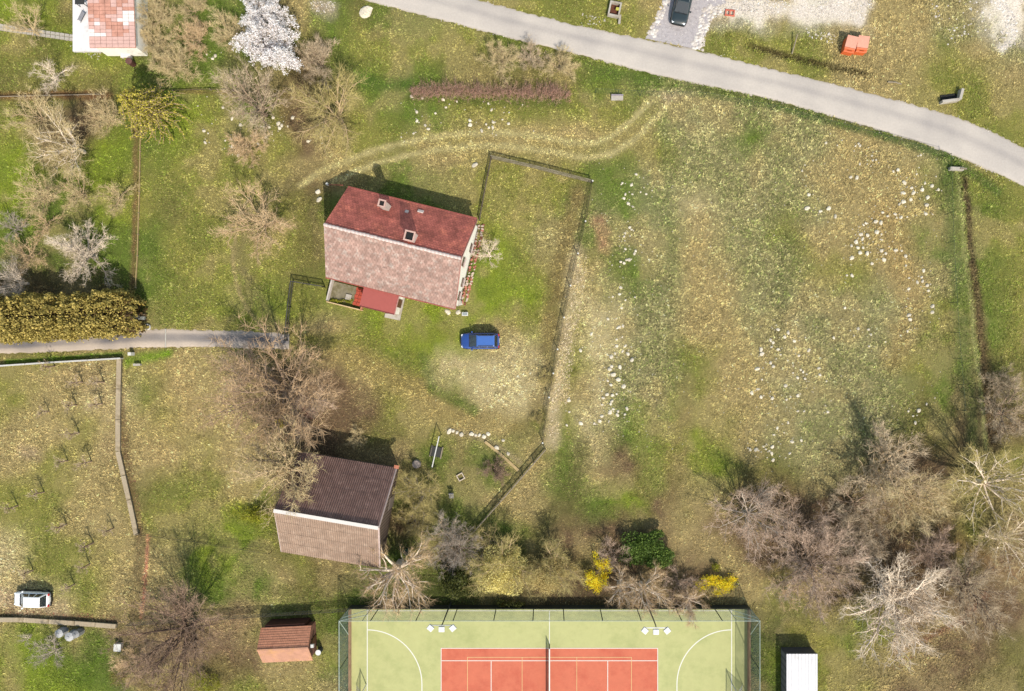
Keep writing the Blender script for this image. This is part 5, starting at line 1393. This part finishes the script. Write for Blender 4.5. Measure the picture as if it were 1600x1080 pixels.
for (x, y), slab_ in zip(SAP, SAPL):
    mt, mc, rad, top, mid, _ = PROT['sapling']; p = at(x, y); s = rnd.uniform(.85, 1.15)
    t = thing('sapling', slab_, 'sapling', (p.x, p.y, 0), rnd.random()*6, 'saplings of the young orchard'); t.scale = (s, s, s)
    for nm, me, m in (('trunk', mt, bark['brown']), ('crown', mc, twg['brown'])):
        o = bpy.data.objects.new(nm, me); link(o, t); o.material_slots[0].link = 'OBJECT'; o.material_slots[0].material = m

# ------------------------------------------------------------------ blossoming trees
blossom = mat_leaf('blossom_white', A(236, 224, 222, 1.3), A(255, 255, 252, 1.0), .3)
def blossom_tree(key, px, py, r, label, seed):
    t = bare(key, px, py, r, label, 'dark', 'brown', name='blossom_tree', zs=.9)
    P = PROT[key][5]; g = np.random.RandomState(seed)
    P = P[g.rand(len(P)) < .95]; P = np.repeat(P, 7, 0)+g.normal(0, .085, (len(P)*7, 3))
    V, F = quads_at(g, P, .035, .075, flat=.6)
    mesh_np('blossom', V, F, blossom, t)
blossom_tree('spreadC', 417, 22, 36, 'white blossoming tree at the top edge, upper of the pair', 3)
blossom_tree('spreadA', 424, 76, 47, 'larger white blossoming tree, lower of the pair', 4)
# ------------------------------------------------------------------ leafy shrubs
def leafy(name, label, px, py, rx, ry, h, m, n=5000, leaf=(.05, .12), lumps=26, seed=1, cat='shrub', hollow=.55, low=0.0, group=None):
    """crown of leaf clumps round a branching stem"""
    g = np.random.RandomState(seed); zc = h*.55
    p = at(px, py, zc); t = thing(name, label, cat, (p.x, p.y, 0), 0, group)
    a, b = rx*MPX, ry*MPX
    C = g.normal(size=(lumps, 3)); C /= np.linalg.norm(C, axis=1)[:, None]; C *= g.uniform(.35, .85, (lumps, 1)); C[:, 2] = np.abs(C[:, 2])*.9
    idx = g.randint(0, lumps, n); D = g.normal(size=(n, 3)); D /= np.linalg.norm(D, axis=1)[:, None]
    rr = g.uniform(hollow, 1.0, (n, 1))*(.22+.16*(idx % 3)[:, None]/2)
    P = C[idx]+D*rr; P = P*np.array([a, b, h*.62])+np.array([0, 0, h*.28])
    P[:, 2] = np.clip(P[:, 2], low, None)
    V, F = quads_at(g, P, *leaf)
    mesh_np('crown', V, F, m, t)
    mb = MB()
    for i in range(0, lumps, 2):
        q = C[i]*np.array([a, b, h*.6])+np.array([0, 0, h*.25]); mb.tube((rnd.gauss(0, .05), rnd.gauss(0, .05), 0), tuple(q), .04, .015, n=5, cap=False)
    mb.build('trunk', bark['brown'], t)
    return t
yel = mat_leaf('leaf_forsythia', A(226, 186, 30, .95), A(255, 232, 70, .95), .4); grn = mat_leaf('leaf_evergreen', A(66, 90, 36, 1.4), A(122, 146, 62, 1.4), .2)
olv = mat_leaf('leaf_olive', A(140, 132, 60), A(196, 182, 96), .3); lime = mat_leaf('leaf_lime', A(150, 150, 40), A(206, 206, 70), .3); redl = mat_leaf('leaf_red', A(176, 80, 76), A(214, 116, 110), .3)
goldm = mat_leaf('leaf_golden', A(122, 112, 48, 1.5), A(218, 194, 110, 1.45), .25); pine = mat_leaf('leaf_pine', A(66, 72, 30), A(112, 116, 52), .15)
leafy('evergreen_bush', 'dense dark green bush beside the thicket north of the court', 1015, 857, 55, 33, 2.4, grn, 13000, seed=2)
leafy('forsythia', 'yellow flowering forsythia right of the khaki willows', 935, 898, 28, 34, 2.6, yel, 4200, (.03, .08), seed=3, hollow=.1)
leafy('forsythia', 'bright yellow forsythia at the north-eastern court corner', 1122, 913, 34, 20, 1.8, yel, 4200, (.03, .08), seed=4, hollow=.1)
leafy('forsythia', 'small yellow green shrub above the bright forsythia', 1120, 887, 9, 8, 1.2, lime, 500, (.03, .07), seed=5, hollow=.1)
leafy('forsythia', 'small yellow flowering bush under the very large bare tree', 436, 663, 11, 9, 1.6, yel, 600, (.03, .07), seed=6, hollow=.1)
leafy('red_shrub', 'red leaved shrub under the very large bare tree', 480, 643, 11, 15, 1.8, redl, 420, (.02, .06), seed=7, hollow=.1)
leafy('lime_shrub', 'lime green shrub against the western wall of the barn', 398, 806, 26, 16, 1.6, lime, 1800, (.03, .08), seed=8, hollow=.1)
leafy('pine_shrub', 'dark conifer between the twisted tree and the pale willow', 712, 912, 30, 30, 4.5, pine, 4200, (.05, .13), seed=9)
leafy('lime_shrub', 'yellow green bush at the bottom edge below the dark bare tree', 318, 1068, 30, 22, 2.0, lime, 1300, (.03, .08), seed=10, hollow=.1)
leafy('lime_shrub', 'yellowish bush at the bottom left of the dark bare tree', 186, 1062, 22, 20, 1.8, olv, 900, (.03, .07), seed=11, hollow=.1)
leafy('garden_bush', 'narrow yellow green hedge bush in front of the mossy terrace', 535, 470, 26, 4, .8, lime, 900, (.03, .07), seed=12, hollow=.1, low=.1)
leafy('willow_leaves', 'pale khaki budding shrub beside the left willow', 782, 893, 52, 42, 4.6, mat_leaf('leaf_bud', A(186, 172, 96, .95), A(232, 216, 146, .95), .3), 17000, (.04, .085), seed=13, hollow=.7, lumps=34)
leafy('budding_shrub', 'khaki budding shrub between the willows', 858, 896, 46, 38, 4.0, mat_leaf('leaf_bud2', A(160, 144, 92, 1.05), A(206, 186, 126, 1.05), .3), 12000, (.035, .075), seed=14, hollow=.6, lumps=30)
leafy('conifer_bush', 'dark green ivy bush behind the mast left of the court centre', 800, 945, 26, 8, 1.5, pine, 900, (.04, .09), seed=15, hollow=.1)
leafy('lime_shrub', 'small lime green tuft under the dark limbed thicket tree', 1283, 884, 10, 7, 1.2, lime, 250, (.03, .06), seed=16, hollow=.1)

def conifer():
    """yellow green spruce with drooping sprays"""
    h = 7.0; p = at(222, 168, 3.4)
    t = thing('conifer', 'yellow green conifer with drooping sprays south of the cottage', 'tree', (p.x, p.y, 0))
    g = np.random.RandomState(5); P = []; Ax = []; mb = MB()
    mb.tube((0, 0, 0), (0, 0, h), .16, .03, n=7)
    for lv in range(15):
        z = .8+lv*(h-1.0)/15; Rr = 4.0*(1-z/h)**.75*g.uniform(.85, 1.1)+.2; k = max(5, int(13*(1-z/h))+4)
        for i in range(k):
            az = 2*math.pi*(i+g.rand()*.7)/k; L = Rr*g.uniform(.75, 1.1)
            pts = []
            for s in range(7):
                u = s/6; bend = az+.35*math.sin(u*3+lv)*u
                pts.append(Vector((math.cos(bend)*L*u, math.sin(bend)*L*u, z+.35*math.sin(u*2.6)-u*u*.5)))
            for a, b in zip(pts[:-1], pts[1:]): mb.tube(a, b, .025, .02, n=3, cap=False)
            for s in range(52):
                u = .15+.85*g.rand(); f = u*6; j = min(int(f), 5); q = pts[j].lerp(pts[j+1], f-j)
                P.append((q.x+g.normal(0, .07), q.y+g.normal(0, .07), q.z+g.normal(0, .05)-.02))
    mb.build('trunk', bark['brown'], t)
    V, F = quads_at(g, np.array(P), .05, .12, flat=.5)
    mesh_np('crown', V, F, mat_leaf('leaf_conifer', A(120, 114, 44, 1.2), A(206, 192, 84, 1.2), .25), t)
conifer()

def golden_hedge():
    g = np.random.RandomState(9)
    p0 = at(-90, 500, 4.0); p1 = at(214, 490, 2.4)
    a = at(-90, 508); b = at(214, 496)
    t = thing('golden_hedge', 'tall golden green conifer hedge along the driveway', 'hedge', (p1.x, p1.y, 0), 0)
    L = (p0-p1).length; ang = math.atan2(p0.y-p1.y, p0.x-p1.x); t.rotation_euler = (0, 0, ang)
    n = 30000
    x = g.uniform(0, L, n); Hh = 4.4*np.clip(.62+x/5.0, 0, 1)+.9*(vnoise(x, x*0, 1.7, 3)-.5); hw = 2.25*np.clip(.6+x/4, 0, 1)
    th = g.uniform(-.15*math.pi, 1.15*math.pi, n); q = g.uniform(.82, 1.03, n)*(1+.26*(vnoise(x*1.0, th*2.2, .6, 7)-.5)*2)
    y = np.sign(np.cos(th))*np.abs(np.cos(th))**.7*hw*q; z = Hh*(.42+.58*np.sign(np.sin(th))*np.abs(np.sin(th))**.7*q); z = np.where(np.sin(th) < 0, g.uniform(.05, .5, n)*Hh, z)
    P = np.stack([x, y, z], 1)
    V, F = quads_at(g, P, .06, .15, flat=.2)
    mesh_np('foliage', V, F, goldm, t)
    mb = MB()
    for i in range(22): mb.tube((.5+i*L/22, g.normal(0, .2), 0), (.5+i*L/22, g.normal(0, .3), 3.6), .09, .02, n=5, cap=False)
    mb.build('trunk', bark['brown'], t)
    # dim inner mass of old shoots
    P = np.stack([g.uniform(.2, L, 5000), g.normal(0, 1.1, 5000), g.uniform(.2, 3.4, 5000)], 1); P[:, 1] = np.clip(P[:, 1], -1.9, 1.9)
    V, F = quads_at(g, P, .12, .25); mesh_np('inner_shoots', V, F, mat_leaf('shoots_brown', A(80, 62, 36), A(110, 84, 46), 0), t)
golden_hedge()

def purple_hedge():
    a = at(640, 138, .8); b = at(892, 142, .8); L = (b-a).length
    t = thing('purple_hedge', 'long leafless purple brown hedge below the road bank', 'hedge', (a.x, a.y-.3, 0), math.atan2(b.y-a.y, b.x-a.x))
    rg = random.Random(4); tw = []; mb = MB()
    for i in range(1000):
        x = rg.uniform(0, L); y = rg.gauss(0, .35); d = Vector((rg.gauss(0, .3), rg.gauss(.25, .5), 1)).normalized(); l = rg.uniform(.8, 1.6)
        k = min(1, (x+.5)/2, (L-x+.5)/2); l *= k
        q = Vector((x, y, 0)); mb.tube(q, q+d*l, .016, .006, n=3, cap=False)
        for j in range(10):
            f = rg.uniform(.25, 1); d2 = (d+Vector((rg.gauss(0, .7), rg.gauss(0, .7), rg.gauss(0, .4)))).normalized()
            tw.append((q+d*l*f, d2, rg.uniform(.2, .55)))
    mb.build('trunk', bark['brown'], t); V, F = twig_arrays(tw, .010)
    mesh_np('crown', V, F, mat_leaf('twigs_purple', A(172, 124, 108, 1.5), A(224, 182, 160, 1.5), 0), t)
purple_hedge()
